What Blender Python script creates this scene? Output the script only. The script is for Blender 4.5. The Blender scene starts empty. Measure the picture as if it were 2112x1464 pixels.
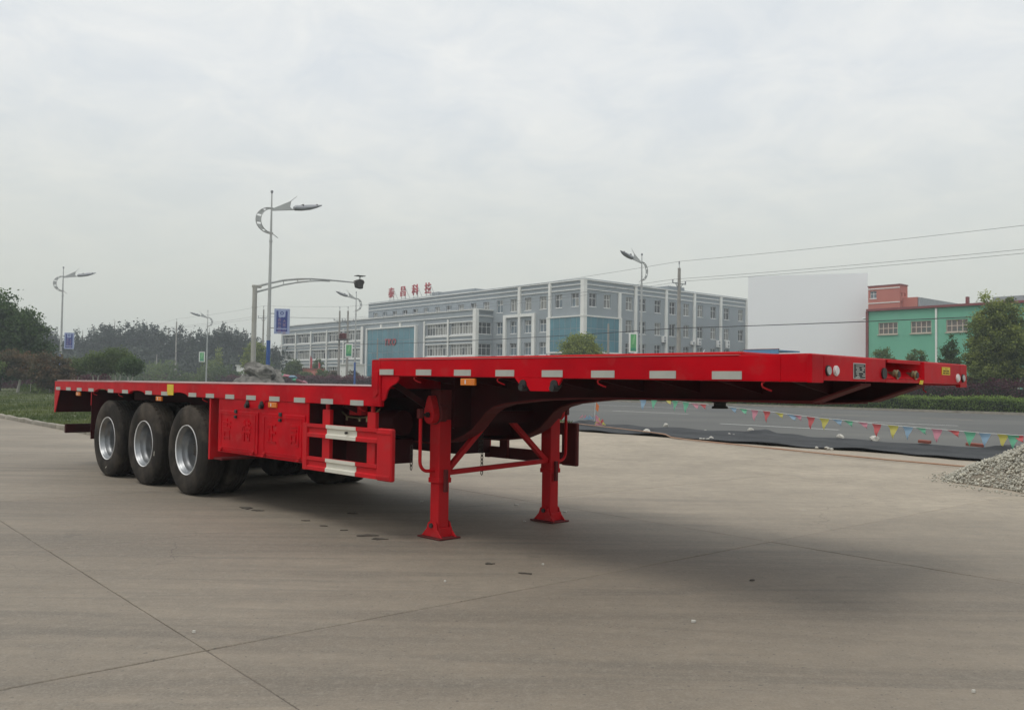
import bpy, bmesh, math, random
import numpy as np
from mathutils import Vector, Matrix
R = math.radians
random.seed(7)
rng = np.random.default_rng(11)
scene = bpy.context.scene
col = scene.collection

# ------------------------------------------------------------------ camera
CAM_H = 1.4035
PITCH, ROLL, FPX = R(1.911), R(0.8), 1786.16
cd = bpy.data.cameras.new('camera')
cd.sensor_width = 36.0
cd.lens = FPX / 2112.0 * 36.0
cd.clip_start = 0.1
cd.clip_end = 4000
cam = bpy.data.objects.new('camera', cd)
col.objects.link(cam)
fwd = Vector((0, math.cos(PITCH), math.sin(PITCH)))
up0 = Vector((0, -math.sin(PITCH), math.cos(PITCH)))
rt0 = Vector((1, 0, 0))
r2 = math.cos(ROLL) * rt0 + math.sin(ROLL) * up0
u2 = -math.sin(ROLL) * rt0 + math.cos(ROLL) * up0
m = Matrix((r2, u2, -fwd)).transposed().to_4x4()
m.translation = Vector((0, 0, CAM_H))
cam.matrix_world = m
scene.camera = cam
CAMP = Vector((0, 0, CAM_H))

# ------------------------------------------------------------------ world, sun, exposure
SUN_ELEV, SUN_AZ = 65.0, 222.0      # azimuth: compass-like angle of the sun measured from +Y towards +X
w = bpy.data.worlds.new('World')
scene.world = w
w.use_nodes = True
nt = w.node_tree
nt.nodes.clear()
N_ = nt.nodes.new
L_ = nt.links.new
out = N_('ShaderNodeOutputWorld')
sky = N_('ShaderNodeTexSky')
sky.sky_type = 'NISHITA'
sky.sun_disc = False
sky.sun_elevation = R(SUN_ELEV)
sky.sun_rotation = R(SUN_AZ)
sky.air_density = 1.5
sky.dust_density = 5.0
bg1 = N_('ShaderNodeBackground')
bg1.inputs['Strength'].default_value = 0.05
L_(sky.outputs[0], bg1.inputs['Color'])
tc = N_('ShaderNodeTexCoord')
sep = N_('ShaderNodeSeparateXYZ')
L_(tc.outputs['Generated'], sep.inputs[0])
# flatten direction on a cloud layer: xy / (z + .15)
zz = N_('ShaderNodeMath'); zz.operation = 'ADD'; zz.inputs[1].default_value = 0.22
ab = N_('ShaderNodeMath'); ab.operation = 'ABSOLUTE'
L_(sep.outputs['Z'], ab.inputs[0]); L_(ab.outputs[0], zz.inputs[0])
dx = N_('ShaderNodeMath'); dx.operation = 'DIVIDE'
dy = N_('ShaderNodeMath'); dy.operation = 'DIVIDE'
L_(sep.outputs['X'], dx.inputs[0]); L_(zz.outputs[0], dx.inputs[1])
L_(sep.outputs['Y'], dy.inputs[0]); L_(zz.outputs[0], dy.inputs[1])
cmb = N_('ShaderNodeCombineXYZ')
L_(dx.outputs[0], cmb.inputs[0]); L_(dy.outputs[0], cmb.inputs[1])
n1 = N_('ShaderNodeTexNoise')
n1.inputs['Scale'].default_value = 4.2
n1.inputs['Detail'].default_value = 7
n1.inputs['Roughness'].default_value = 0.62
n1.inputs['Distortion'].default_value = 0.5
L_(cmb.outputs[0], n1.inputs['Vector'])
cr1 = N_('ShaderNodeValToRGB')
cr1.color_ramp.elements[0].position = 0.34
cr1.color_ramp.elements[1].position = 0.68
SKY_LO = (0.79, 0.835, 0.872, 1)
SKY_HI = (0.93, 0.945, 0.935, 1)
cr1.color_ramp.elements[0].color = SKY_LO
cr1.color_ramp.elements[1].color = SKY_HI
L_(n1.outputs['Fac'], cr1.inputs[0])
# near the horizon the cloud is an even, faintly warm grey
mr = N_('ShaderNodeMapRange')
mr.inputs['From Min'].default_value = 0.03
mr.inputs['From Max'].default_value = 0.36
mr.interpolation_type = 'SMOOTHSTEP'
L_(sep.outputs['Z'], mr.inputs['Value'])
mixh = N_('ShaderNodeMix'); mixh.data_type = 'RGBA'
L_(mr.outputs[0], mixh.inputs['Factor'])
mixh.inputs['A'].default_value = (0.705, 0.730, 0.668, 1)
L_(cr1.outputs[0], mixh.inputs['B'])
bg2 = N_('ShaderNodeBackground')
bg2.inputs['Strength'].default_value = 1.0
L_(mixh.outputs['Result'], bg2.inputs['Color'])
ms = N_('ShaderNodeMixShader')
ms.inputs[0].default_value = 0.93
L_(bg1.outputs[0], ms.inputs[1]); L_(bg2.outputs[0], ms.inputs[2])
L_(ms.outputs[0], out.inputs['Surface'])

sd = bpy.data.lights.new('sun', 'SUN')
sd.energy = 1.15
sd.angle = R(24)
sd.color = (1.0, 0.96, 0.9)
sun = bpy.data.objects.new('sun', sd)
col.objects.link(sun)
sdir = Vector((math.sin(R(SUN_AZ)) * math.cos(R(SUN_ELEV)), math.cos(R(SUN_AZ)) * math.cos(R(SUN_ELEV)), math.sin(R(SUN_ELEV))))
sun.rotation_euler = sdir.to_track_quat('Z', 'Y').to_euler()
sun.location = (0, 0, 40)

vs = scene.view_settings
vs.view_transform = 'Standard'
vs.look = 'None'
vs.gamma = 1.0
vs.exposure = 0.0
vs.use_curve_mapping = False
scene.cycles.max_bounces = 6
scene.cycles.diffuse_bounces = 3
scene.cycles.glossy_bounces = 3
scene.cycles.transmission_bounces = 4
scene.cycles.volume_bounces = 0
scene.cycles.use_denoising = True
scene.cycles.volume_step_rate = 1.0

# ------------------------------------------------------------------ helpers
def ray(px, py):
    return fwd + (px - 1056) / FPX * r2 - (py - 732) / FPX * u2
def ground(px, py, z=0.0):
    d = ray(px, py); return CAMP + d * ((z - CAM_H) / d.z)
def on_plane(px, py, o, n):
    d = ray(px, py); return CAMP + d * ((o - CAMP).dot(n) / d.dot(n))
T = Vector((.6521, -.7581, 0))       # along the road, towards the right foreground
N = Vector((.7581, .6521, 0))        # across the road, away from the yard
ANG_T = math.atan2(T.y, T.x)
ANG_N = math.atan2(N.y, N.x)
def W(t, n, z=0.0):
    return T * t + N * n + Vector((0, 0, z))
def tn(px, py, n, z=None):
    """point of the picture on the vertical plane at distance n across the road"""
    p = on_plane(px, py, N * n, N)
    return p

def tag(o, label=None, cat=None, group=None, kind=None):
    if label: o['label'] = label
    if cat: o['category'] = cat
    if group: o['group'] = group
    if kind: o['kind'] = kind
    return o
def empty(name, loc=(0, 0, 0), rz=0.0, parent=None):
    o = bpy.data.objects.new(name, None)
    o.empty_display_size = 0.3
    col.objects.link(o)
    o.location = loc
    o.rotation_euler = (0, 0, rz)
    if parent: o.parent = parent
    return o
def copy_tree(o, parent=None):
    c = o.copy(); col.objects.link(c)
    if parent is not None: c.parent = parent
    for ch in list(o.children): copy_tree(ch, c)
    return c

class MB:
    """collects simple solids and links them as one mesh object"""
    def __init__(s): s.v = []; s.f = []; s.mi = []; s.cur = 0
    def add(s, vs, fs):
        b = len(s.v)
        s.v += [tuple(x) for x in vs]
        for q in fs: s.f.append(tuple(i + b for i in q)); s.mi.append(s.cur)
        return s
    def box(s, x0, x1, y0, y1, z0, z1):
        return s.add([(x0,y0,z0),(x1,y0,z0),(x1,y1,z0),(x0,y1,z0),(x0,y0,z1),(x1,y0,z1),(x1,y1,z1),(x0,y1,z1)],
            [(0,3,2,1),(4,5,6,7),(0,1,5,4),(1,2,6,5),(2,3,7,6),(3,0,4,7)])
    def prism(s, pts, axis, a0, a1):
        """pts 2D outline extruded along axis 'x','y' or 'z' (counter-clockwise or not)"""
        n = len(pts); V = []
        for a in (a0, a1):
            for p, q in pts:
                V.append((a,p,q) if axis == 'x' else (p,a,q) if axis == 'y' else (p,q,a))
        F = [tuple(range(n)), tuple(range(2*n-1, n-1, -1))]
        for i in range(n):
            j = (i+1) % n; F.append((i, i+n, j+n, j))
        return s.add(V, F)
    def beam(s, p, q, wd, ht=None, upv=(0,0,1)):
        p, q = Vector(p), Vector(q); ht = ht or wd
        d = (q-p).normalized(); upv = Vector(upv)
        if abs(d.dot(upv)) > .99: upv = Vector((1,0,0))
        a = d.cross(upv).normalized(); b = a.cross(d)
        V = []
        for c in (p, q):
            for sa, sb in ((-1,-1),(1,-1),(1,1),(-1,1)): V.append(c + a*sa*wd/2 + b*sb*ht/2)
        return s.add(V, [(0,1,2,3),(7,6,5,4),(0,4,5,1),(1,5,6,2),(2,6,7,3),(3,7,4,0)])
    def tube(s, path, r, seg=8, cap=True):
        path = [Vector(p) for p in path]; n = len(path)
        rs = r if isinstance(r, (list, tuple)) else [r]*n
        V = []; prev = None
        for i, p in enumerate(path):
            d = (path[min(i+1,n-1)] - path[max(i-1,0)]).normalized()
            if prev is None:
                u = Vector((0,0,1)) if abs(d.z) < .9 else Vector((1,0,0))
                a = d.cross(u).normalized()
            else:
                a = (prev - d*prev.dot(d)).normalized()
            prev = a; b = d.cross(a)
            for k in range(seg):
                t = 2*math.pi*k/seg; V.append(p + (a*math.cos(t) + b*math.sin(t))*rs[i])
        F = []
        for i in range(n-1):
            for k in range(seg):
                k2 = (k+1) % seg
                F.append((i*seg+k, i*seg+k2, (i+1)*seg+k2, (i+1)*seg+k))
        if cap:
            F.append(tuple(range(seg-1,-1,-1))); F.append(tuple((n-1)*seg+k for k in range(seg)))
        return s.add(V, F)
    def lathe(s, prof, seg=32, axis='y', c=(0,0,0), closed=False):
        V = []; n = len(prof)
        for k in range(seg):
            t = 2*math.pi*k/seg; ct, st = math.cos(t), math.sin(t)
            for r, a in prof:
                if axis == 'y': V.append((c[0]+r*ct, c[1]+a, c[2]+r*st))
                elif axis == 'z': V.append((c[0]+r*ct, c[1]+r*st, c[2]+a))
                else: V.append((c[0]+a, c[1]+r*ct, c[2]+r*st))
        F = []
        for k in range(seg):
            k2 = (k+1) % seg
            for i in range(n - (0 if closed else 1)):
                j = (i+1) % n
                F.append((k*n+i, k*n+j, k2*n+j, k2*n+i))
        return s.add(V, F)
    def build(s, name, mats, parent=None, smooth=False, bevel=0.0, loc=None, segs=1):
        me = bpy.data.meshes.new(name)
        me.from_pydata(s.v, [], s.f)
        mats = mats if isinstance(mats, (list, tuple)) else [mats]
        for mm in mats: me.materials.append(mm)
        if len(mats) > 1: me.polygons.foreach_set('material_index', s.mi)
        bm = bmesh.new(); bm.from_mesh(me)
        bmesh.ops.recalc_face_normals(bm, faces=bm.faces)
        if bevel > 0:
            ed = [e for e in bm.edges if len(e.link_faces) == 2 and e.calc_face_angle(0) > R(30)]
            bmesh.ops.bevel(bm, geom=ed, offset=bevel, segments=segs, affect='EDGES', profile=.6, clamp_overlap=True)
        bm.to_mesh(me); bm.free()
        if smooth:
            me.polygons.foreach_set('use_smooth', [True]*len(me.polygons))
            try: me.set_sharp_from_angle(angle=R(38))
            except Exception: pass
        o = bpy.data.objects.new(name, me); col.objects.link(o)
        if parent: o.parent = parent
        if loc is not None: o.location = loc
        return o

def inst(name, me, parent=None, loc=(0,0,0), rot=(0,0,0), sc=None):
    o = bpy.data.objects.new(name, me); col.objects.link(o)
    if parent: o.parent = parent
    o.location = loc; o.rotation_euler = rot
    if sc: o.scale = sc
    return o

# ------------------------------------------------------------------ materials
_mc = {}
def mat(name, c1, c2=None, rough=.6, scale=3.0, detail=4, metal=0.0, bump=0.0, bscale=None, coat=0.0, coords='object',
        lo=.35, hi=.65, c3=None, s3=.6, lo3=.5, hi3=.7, spec=.5, rvar=0.0, rand=0.0, stretch=None, trans=0.0, tint=None):
    mt = bpy.data.materials.new(name); mt.use_nodes = True
    nt = mt.node_tree; b = nt.nodes['Principled BSDF']
    n = nt.nodes.new; l = nt.links.new
    b.inputs['Roughness'].default_value = rough
    b.inputs['Metallic'].default_value = metal
    b.inputs['Specular IOR Level'].default_value = spec
    if coat: b.inputs['Coat Weight'].default_value = coat; b.inputs['Coat Roughness'].default_value = .12
    c2 = c2 or tuple(x*.85 for x in c1)
    if coords == 'object':
        t = n('ShaderNodeTexCoord'); vec = t.outputs['Object']
    else:
        t = n('ShaderNodeNewGeometry'); vec = t.outputs['Position']
    if stretch:
        mp = n('ShaderNodeMapping'); mp.inputs['Scale'].default_value = stretch
        l(vec, mp.inputs['Vector']); vec = mp.outputs[0]
    nz = n('ShaderNodeTexNoise'); nz.inputs['Scale'].default_value = scale; nz.inputs['Detail'].default_value = detail
    l(vec, nz.inputs['Vector'])
    rp = n('ShaderNodeMapRange'); rp.inputs['From Min'].default_value = lo; rp.inputs['From Max'].default_value = hi
    l(nz.outputs['Fac'], rp.inputs['Value'])
    mx = n('ShaderNodeMix'); mx.data_type = 'RGBA'
    mx.inputs['A'].default_value = (*c1, 1); mx.inputs['B'].default_value = (*c2, 1)
    l(rp.outputs[0], mx.inputs['Factor'])
    colr = mx.outputs['Result']
    if c3:
        nz3 = n('ShaderNodeTexNoise'); nz3.inputs['Scale'].default_value = s3; nz3.inputs['Detail'].default_value = 6
        l(vec, nz3.inputs['Vector'])
        rp3 = n('ShaderNodeMapRange'); rp3.inputs['From Min'].default_value = lo3; rp3.inputs['From Max'].default_value = hi3
        l(nz3.outputs['Fac'], rp3.inputs['Value'])
        mx3 = n('ShaderNodeMix'); mx3.data_type = 'RGBA'
        l(colr, mx3.inputs['A']); mx3.inputs['B'].default_value = (*c3, 1)
        l(rp3.outputs[0], mx3.inputs['Factor']); colr = mx3.outputs['Result']
    if rand:
        oi = n('ShaderNodeObjectInfo')
        mm = n('ShaderNodeMapRange'); mm.inputs['To Min'].default_value = 1-rand; mm.inputs['To Max'].default_value = 1+rand
        l(oi.outputs['Random'], mm.inputs['Value'])
        hs = n('ShaderNodeHueSaturation'); l(mm.outputs[0], hs.inputs['Value']); l(colr, hs.inputs['Color']); colr = hs.outputs[0]
    if tint:      # per-face tint attribute
        at = n('ShaderNodeAttribute'); at.attribute_name = 'tint'
        mxt = n('ShaderNodeMix'); mxt.data_type = 'RGBA'
        l(colr, mxt.inputs['A']); mxt.inputs['B'].default_value = (*tint, 1)
        l(at.outputs['Fac'], mxt.inputs['Factor']); colr = mxt.outputs['Result']
    l(colr, b.inputs['Base Color'])
    if rvar:
        rr = n('ShaderNodeMapRange'); rr.inputs['To Min'].default_value = rough-rvar; rr.inputs['To Max'].default_value = rough+rvar
        l(nz.outputs['Fac'], rr.inputs['Value']); l(rr.outputs[0], b.inputs['Roughness'])
    if bump:
        nb = n('ShaderNodeTexNoise'); nb.inputs['Scale'].default_value = bscale or scale*6; nb.inputs['Detail'].default_value = 5
        l(vec, nb.inputs['Vector'])
        bp = n('ShaderNodeBump'); bp.inputs['Strength'].default_value = bump; bp.inputs['Distance'].default_value = .02
        l(nb.outputs['Fac'], bp.inputs['Height']); l(bp.outputs[0], b.inputs['Normal'])
    if trans:
        tr = n('ShaderNodeBsdfTranslucent'); l(colr, tr.inputs['Color'])
        mxs = n('ShaderNodeMixShader'); mxs.inputs[0].default_value = trans
        l(b.outputs[0], mxs.inputs[1]); l(tr.outputs[0], mxs.inputs[2])
        l(mxs.outputs[0], nt.nodes['Material Output'].inputs['Surface'])
    return mt

M = {}
M['red'] = mat('red_paint', (.56,.002,.010), (.40,.002,.009), rough=.33, scale=2.4, detail=7, spec=.07, bump=.22, bscale=3.2, c3=(.44,.035,.036), s3=7, lo3=.56, hi3=.80, rvar=.08)
M['red_dusty'] = mat('dusty_red_paint', (.56,.012,.018), (.46,.020,.024), rough=.5, scale=2.5, spec=.1, bump=.08, bscale=8, c3=(.36,.06,.06), s3=4, lo3=.58, hi3=.85)
M['maroon'] = mat('maroon_shaded_paint', (.055,.006,.008), (.040,.006,.007), rough=.6, scale=3, spec=.15, bump=.05, c3=(.035,.012,.010), s3=2)  # trailer red darkened for grime and for the shade under the deck
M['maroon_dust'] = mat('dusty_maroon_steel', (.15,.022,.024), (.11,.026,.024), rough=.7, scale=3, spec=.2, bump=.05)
M['lip'] = mat('pale_red_highlight', (.60,.22,.21), (.52,.08,.08), rough=.4, scale=1.1, lo=.4, hi=.6)  # painted sky highlight for the rail tops
M['deck'] = mat('worn_deck_plate', (.34,.20,.19), (.42,.33,.31), rough=.55, scale=1.2, bump=.15, bscale=30, c3=(.30,.05,.05), s3=.9, lo3=.55, hi3=.62)
M['tape'] = mat('reflective_tape', (.44,.445,.40), (.38,.385,.35), rough=.35, scale=6)
M['amber'] = mat('amber_lens', (.75,.22,.01), (.65,.17,.01), rough=.2, scale=10, coat=.4)
M['yellow'] = mat('yellow_label', (.72,.55,.02), (.66,.48,.02), rough=.45, scale=10)
M['black'] = mat('black_plastic', (.012,.012,.012), (.02,.02,.02), rough=.5, scale=5)
M['white_patch'] = mat('white_board', (.68,.66,.58), (.60,.57,.48), rough=.45, scale=3)
M['tyre'] = mat('tyre_rubber', (.032,.027,.023), (.018,.016,.014), rough=.85, spec=.2, scale=4, bump=.12, bscale=25, c3=(.085,.070,.056), s3=2.4, lo3=.48, hi3=.68)
M['rim'] = mat('silver_rim', (.33,.34,.35), (.22,.23,.24), rough=.38, metal=.85, scale=5, bump=.03, c3=(.22,.20,.18), s3=3, lo3=.6, hi3=.8)
M['rimlip'] = mat('bright_rim_edge', (.9,.9,.9), (.85,.85,.85), rough=.3, metal=.1, scale=5)
M['dark_steel'] = mat('dark_greasy_steel', (.03,.026,.024), (.045,.035,.03), rough=.6, scale=5, bump=.1)
M['brass'] = mat('dull_brass', (.42,.36,.20), (.30,.27,.18), rough=.4, metal=.7, scale=12)
M['chrome'] = mat('grey_lens', (.45,.46,.44), (.35,.36,.35), rough=.2, scale=14)
M['whitelens'] = mat('white_lens', (.75,.72,.70), (.68,.62,.62), rough=.2, scale=14)
M['galv'] = mat('galvanised_steel', (.50,.51,.50), (.42,.43,.42), rough=.45, scale=1.2, metal=.3, c3=(.36,.34,.31), s3=.8, lo3=.55, hi3=.8)
M['galv_old'] = mat('stained_galvanised_steel', (.44,.43,.39), (.36,.35,.31), rough=.6, scale=1.5, c3=(.35,.20,.16), s3=1.5, lo3=.62, hi3=.8)
M['lamp'] = mat('lamp_housing_grey', (.34,.35,.37), (.28,.29,.31), rough=.4, scale=2)
M['bluepaint'] = mat('blue_pole_paint', (.03,.10,.33), (.03,.08,.26), rough=.45, scale=2)
M['conc_pole'] = mat('concrete_pole', (.36,.34,.31), (.29,.275,.25), rough=.85, scale=2, bump=.1)
M['wire'] = mat('wire_black', (.03,.03,.032), rough=.6)
M['wire_g'] = mat('bare_wire', (.13,.13,.13), rough=.5)
M['g_wall'] = mat('grey_render', (.33,.365,.39), (.31,.345,.368), rough=.85, scale=.25, c3=(.295,.325,.34), s3=.6, lo3=.5, hi3=.75, stretch=(1,1,.35))
M['g_trim'] = mat('white_trim', (.85,.85,.81), (.78,.78,.74), rough=.7, scale=.5)
M['frame_w'] = mat('white_window_frame', (.85,.85,.84), (.80,.80,.78), rough=.5)
M['pane_d'] = mat('dark_window_pane', (.035,.04,.045), (.06,.065,.065), rough=.06, scale=.6, spec=.8, rand=.35)
M['pane_c'] = mat('curtained_pane', (.36,.36,.33), (.16,.16,.15), rough=.15, scale=3.2, detail=1, stretch=(1,1,.08), spec=.7, lo=.4, hi=.6)
M['pane_b'] = mat('sky_blue_pane', (.16,.21,.25), (.10,.13,.15), rough=.08, scale=.8, spec=.8)
M['curtain'] = mat('blue_curtain_wall_glass', (.055,.21,.27), (.045,.18,.235), rough=.12, scale=.5, spec=.9, bump=.01, bscale=.8, rand=.14)
M['sign_red'] = mat('sign_red', (.50,.05,.06), (.40,.05,.06), rough=.5)
M['concrete_grey'] = mat('grey_concrete', (.30,.30,.29), (.25,.25,.24), rough=.9)
M['green_wall'] = mat('mint_green_wall', (.17,.46,.32), (.15,.42,.29), rough=.8, scale=.4, c3=(.20,.47,.35), s3=.8, lo3=.5, hi3=.8)
M['red_eave'] = mat('red_eave', (.24,.07,.07), (.20,.06,.06), rough=.6)
M['pink_wall'] = mat('salmon_wall', (.52,.17,.13), (.47,.15,.12), rough=.85, scale=.3)
M['white_wall'] = mat('pale_panel_wall', (.92,.93,.945), (.905,.915,.93), rough=.8, scale=.12)
M['roof_metal'] = mat('grey_sheet_roof', (.36,.38,.40), (.31,.33,.35), rough=.6)
M['pane_r'] = mat('brown_pane', (.16,.11,.10), (.10,.13,.12), rough=.12, scale=1.2, spec=.7)
M['cream_frame'] = mat('cream_frame', (.58,.48,.40), (.52,.44,.37), rough=.6)
M['blue_sheet'] = mat('blue_sheet', (.10,.27,.50), (.09,.24,.45), rough=.5)
M['bark'] = mat('bark', (.10,.075,.05), (.07,.055,.04), rough=.9, scale=6, bump=.3)
M['lime'] = mat('whitewashed_bark', (.55,.53,.47), (.42,.40,.35), rough=.9, scale=5, bump=.2)
M['stone'] = mat('pale_stone', (.60,.58,.52), (.44,.42,.38), rough=.85, scale=6, bump=.3)
M['rock'] = mat('grey_landscape_rock', (.24,.228,.208), (.12,.116,.108), rough=.95, scale=3.5, bump=1.0, bscale=4, c3=(.07,.068,.06), s3=1.8, lo3=.52, hi3=.64)
M['brick'] = mat('red_brick', (.30,.09,.06), (.24,.07,.05), rough=.85, scale=8)
M['netting'] = mat('black_shade_netting', (.026,.028,.031), (.042,.044,.047), rough=.75, scale=1.5, bump=.5, bscale=9, spec=.3)
M['hose'] = mat('orange_hose', (.34,.17,.10), (.38,.25,.17), rough=.6, scale=1)
M['kerb'] = mat('kerb_concrete', (.33,.30,.25), (.25,.23,.19), rough=.9, scale=2.5, bump=.3, rand=.12, c3=(.16,.14,.11), s3=1.4, lo3=.55, hi3=.8)
M['line'] = mat('road_paint', (.80,.80,.76), (.68,.68,.65), rough=.7, scale=3, coords='world', c3=(.35,.35,.34), s3=2, lo3=.62, hi3=.8)
M['line_y'] = mat('worn_yellow_road_paint', (.42,.33,.20), (.38,.31,.22), rough=.7, scale=3, coords='world')
M['gravel'] = mat('crushed_gravel', (.58,.55,.45), (.46,.44,.37), rough=.9, scale=3.5, bump=.25, bscale=30, coords='world', tint=(.30,.29,.25))
def leaf(name, c1, c2, tint, tr=.3):
    return mat(name, c1, c2, rough=.55, scale=1.3, coords='world', tint=tint, trans=tr, spec=.3)
M['leaf_dark'] = leaf('dark_leaves', (0.05,0.095,0.026), (0.032,0.068,0.02), (0.1,0.16,0.045), .4)
M['leaf_cam'] = leaf('camphor_leaves', (0.115,0.16,0.04), (0.065,0.10,0.03), (0.38,0.43,0.11), .4)
M['leaf_round'] = leaf('yellow_green_leaves', (0.16,0.20,0.045), (0.10,0.14,0.035), (0.42,0.47,0.11), .45)
M['leaf_brown'] = leaf('bronze_leaves', (0.105,0.085,0.05), (0.06,0.075,0.035), (0.20,0.12,0.06), .4)
M['leaf_mid'] = leaf('mid_green_leaves', (0.095,0.145,0.042), (0.065,0.105,0.034), (0.17,0.22,0.07), .4)
M['leaf_far'] = leaf('poplar_leaves', (.030,.045,.030), (.022,.036,.026), (.05,.065,.04), .15)
M['leaf_hedge'] = leaf('hedge_leaves', (0.07,0.11,0.03), (0.045,0.08,0.025), (0.26,0.38,0.07), .4)
M['leaf_purple'] = leaf('purple_leaves', (0.07,0.026,0.038), (0.045,0.024,0.03), (0.17,0.06,0.075), .4)
M['grass'] = leaf('grass_blades', (.075,.115,.030), (.055,.085,.028), (.16,.19,.06), .25)

def concrete_mat():
    mt = bpy.data.materials.new('yard_concrete'); mt.use_nodes = True
    nt = mt.node_tree; b = nt.nodes['Principled BSDF']; n = nt.nodes.new; l = nt.links.new
    g = n('ShaderNodeNewGeometry'); P = g.outputs['Position']
    def noise(scale, det=5, rough=.55, vec=P, dist=0):
        t = n('ShaderNodeTexNoise'); t.inputs['Scale'].default_value = scale; t.inputs['Detail'].default_value = det
        t.inputs['Roughness'].default_value = rough; t.inputs['Distortion'].default_value = dist
        l(vec, t.inputs['Vector']); return t.outputs['Fac']
    def ramp(v, a, b_, lo=0., hi=1.):
        t = n('ShaderNodeMapRange'); t.inputs['From Min'].default_value = a; t.inputs['From Max'].default_value = b_
        t.inputs['To Min'].default_value = lo; t.inputs['To Max'].default_value = hi
        l(v, t.inputs['Value']); return t.outputs[0]
    def mix(fac, A, B, bt='MIX'):
        t = n('ShaderNodeMix'); t.data_type = 'RGBA'; t.blend_type = bt
        for s_, v in (('A', A), ('B', B)):
            if isinstance(v, tuple): t.inputs[s_].default_value = (*v, 1)
            else: l(v, t.inputs[s_])
        if isinstance(fac, float): t.inputs['Factor'].default_value = fac
        else: l(fac, t.inputs['Factor'])
        return t.outputs['Result']
    def mapping(rot, sc):
        t = n('ShaderNodeMapping'); t.inputs['Rotation'].default_value = (0, 0, rot); t.inputs['Scale'].default_value = sc
        l(P, t.inputs['Vector']); return t.outputs[0]
    base = mix(ramp(noise(.35, 4), .35, .65), (.285,.238,.182), (.218,.180,.136))
    # traffic film: soft bands left by turning lorries
    st1 = noise(1.0, 7, .65, mapping(R(4), (.16, 1.3, 1)), .9)
    base = mix(ramp(st1, .46, .62, 0, .66), base, (.158,.132,.102))
    st2 = noise(1.0, 6, .65, mapping(R(-12), (.22, 3.0, 1)), .8)
    base = mix(ramp(st2, .49, .63, 0, .60), base, (.138,.119,.096))
    # paler concrete towards the road side of the yard
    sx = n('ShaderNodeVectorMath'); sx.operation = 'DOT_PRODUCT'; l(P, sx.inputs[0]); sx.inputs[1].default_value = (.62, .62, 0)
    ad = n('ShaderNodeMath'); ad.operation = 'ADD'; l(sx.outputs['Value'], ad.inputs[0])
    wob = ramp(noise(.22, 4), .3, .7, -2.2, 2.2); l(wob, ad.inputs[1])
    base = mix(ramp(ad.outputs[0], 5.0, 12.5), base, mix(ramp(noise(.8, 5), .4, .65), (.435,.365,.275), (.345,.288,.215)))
    base = mix(ramp(noise(4.5, 7, .72), .40, .66, 0, .42), base, (.165,.146,.120))
    base = mix(ramp(noise(16, 5, .7), .50, .66, 0, .30), base, (.33,.29,.235))
    base = mix(ramp(noise(70, 3, .6), .45, .75, 0, .35), base, (.38,.34,.28))
    base = mix(ramp(noise(38, 2, .5), .66, .72, 0, .8), base, (.11,.10,.085))
    base = mix(ramp(noise(1.1, 7, .7), .63, .70, 0, .55), base, (.125,.11,.092))
    base = mix(ramp(noise(.9, 6, .7, mapping(1.1, (1, 1, 1))), .66, .72, 0, .35), base, (.40,.36,.30))
    # hairline cracks
    dv = n('ShaderNodeTexNoise'); dv.inputs['Scale'].default_value = 1.6; dv.inputs['Detail'].default_value = 6; l(P, dv.inputs['Vector'])
    sc_ = n('ShaderNodeVectorMath'); sc_.operation = 'MULTIPLY_ADD'; l(dv.outputs['Color'], sc_.inputs[0]); sc_.inputs[1].default_value = (.9, .9, 0); l(P, sc_.inputs[2])
    vo = n('ShaderNodeTexVoronoi'); vo.feature = 'DISTANCE_TO_EDGE'; vo.inputs['Scale'].default_value = .22; l(sc_.outputs[0], vo.inputs['Vector'])
    cm_ = n('ShaderNodeMath'); cm_.operation = 'MULTIPLY'; l(ramp(vo.outputs['Distance'], .0012, .0, 0, 1), cm_.inputs[0]); l(ramp(noise(.35, 3), .5, .6, 0, .75), cm_.inputs[1])
    base = mix(cm_.outputs[0], base, (.07,.06,.05))
    oi = n('ShaderNodeObjectInfo')
    hs = n('ShaderNodeHueSaturation'); l(ramp(oi.outputs['Random'], 0, 1, .93, 1.06), hs.inputs['Value']); l(base, hs.inputs['Color'])
    l(hs.outputs[0], b.inputs['Base Color'])
    b.inputs['Roughness'].default_value = .72
    bp = n('ShaderNodeBump'); bp.inputs['Strength'].default_value = .35; bp.inputs['Distance'].default_value = .008
    l(noise(45, 6, .7), bp.inputs['Height']); l(bp.outputs[0], b.inputs['Normal'])
    return mt
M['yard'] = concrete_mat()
M['earth'] = mat('verge_earth', (.13,.12,.08), (.09,.09,.06), rough=.95, scale=.6, coords='world', bump=.3)
M['joint'] = mat('joint_dirt', (.17,.145,.12), rough=.95, coords='world', scale=3)
M['asphalt'] = mat('road_asphalt', (.108,.108,.102), (.092,.093,.089), rough=.85, scale=.25, coords='world', bump=.25, bscale=35, c3=(.14,.138,.125), s3=.12, lo3=.45, hi3=.7, stretch=(1,1,1))
M['turf'] = mat('turf_soil', (.075,.095,.035), (.10,.11,.05), rough=.95, scale=1.5, coords='world', bump=.4, bscale=8, c3=(.15,.11,.07), s3=.5, lo3=.6, hi3=.75)
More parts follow.
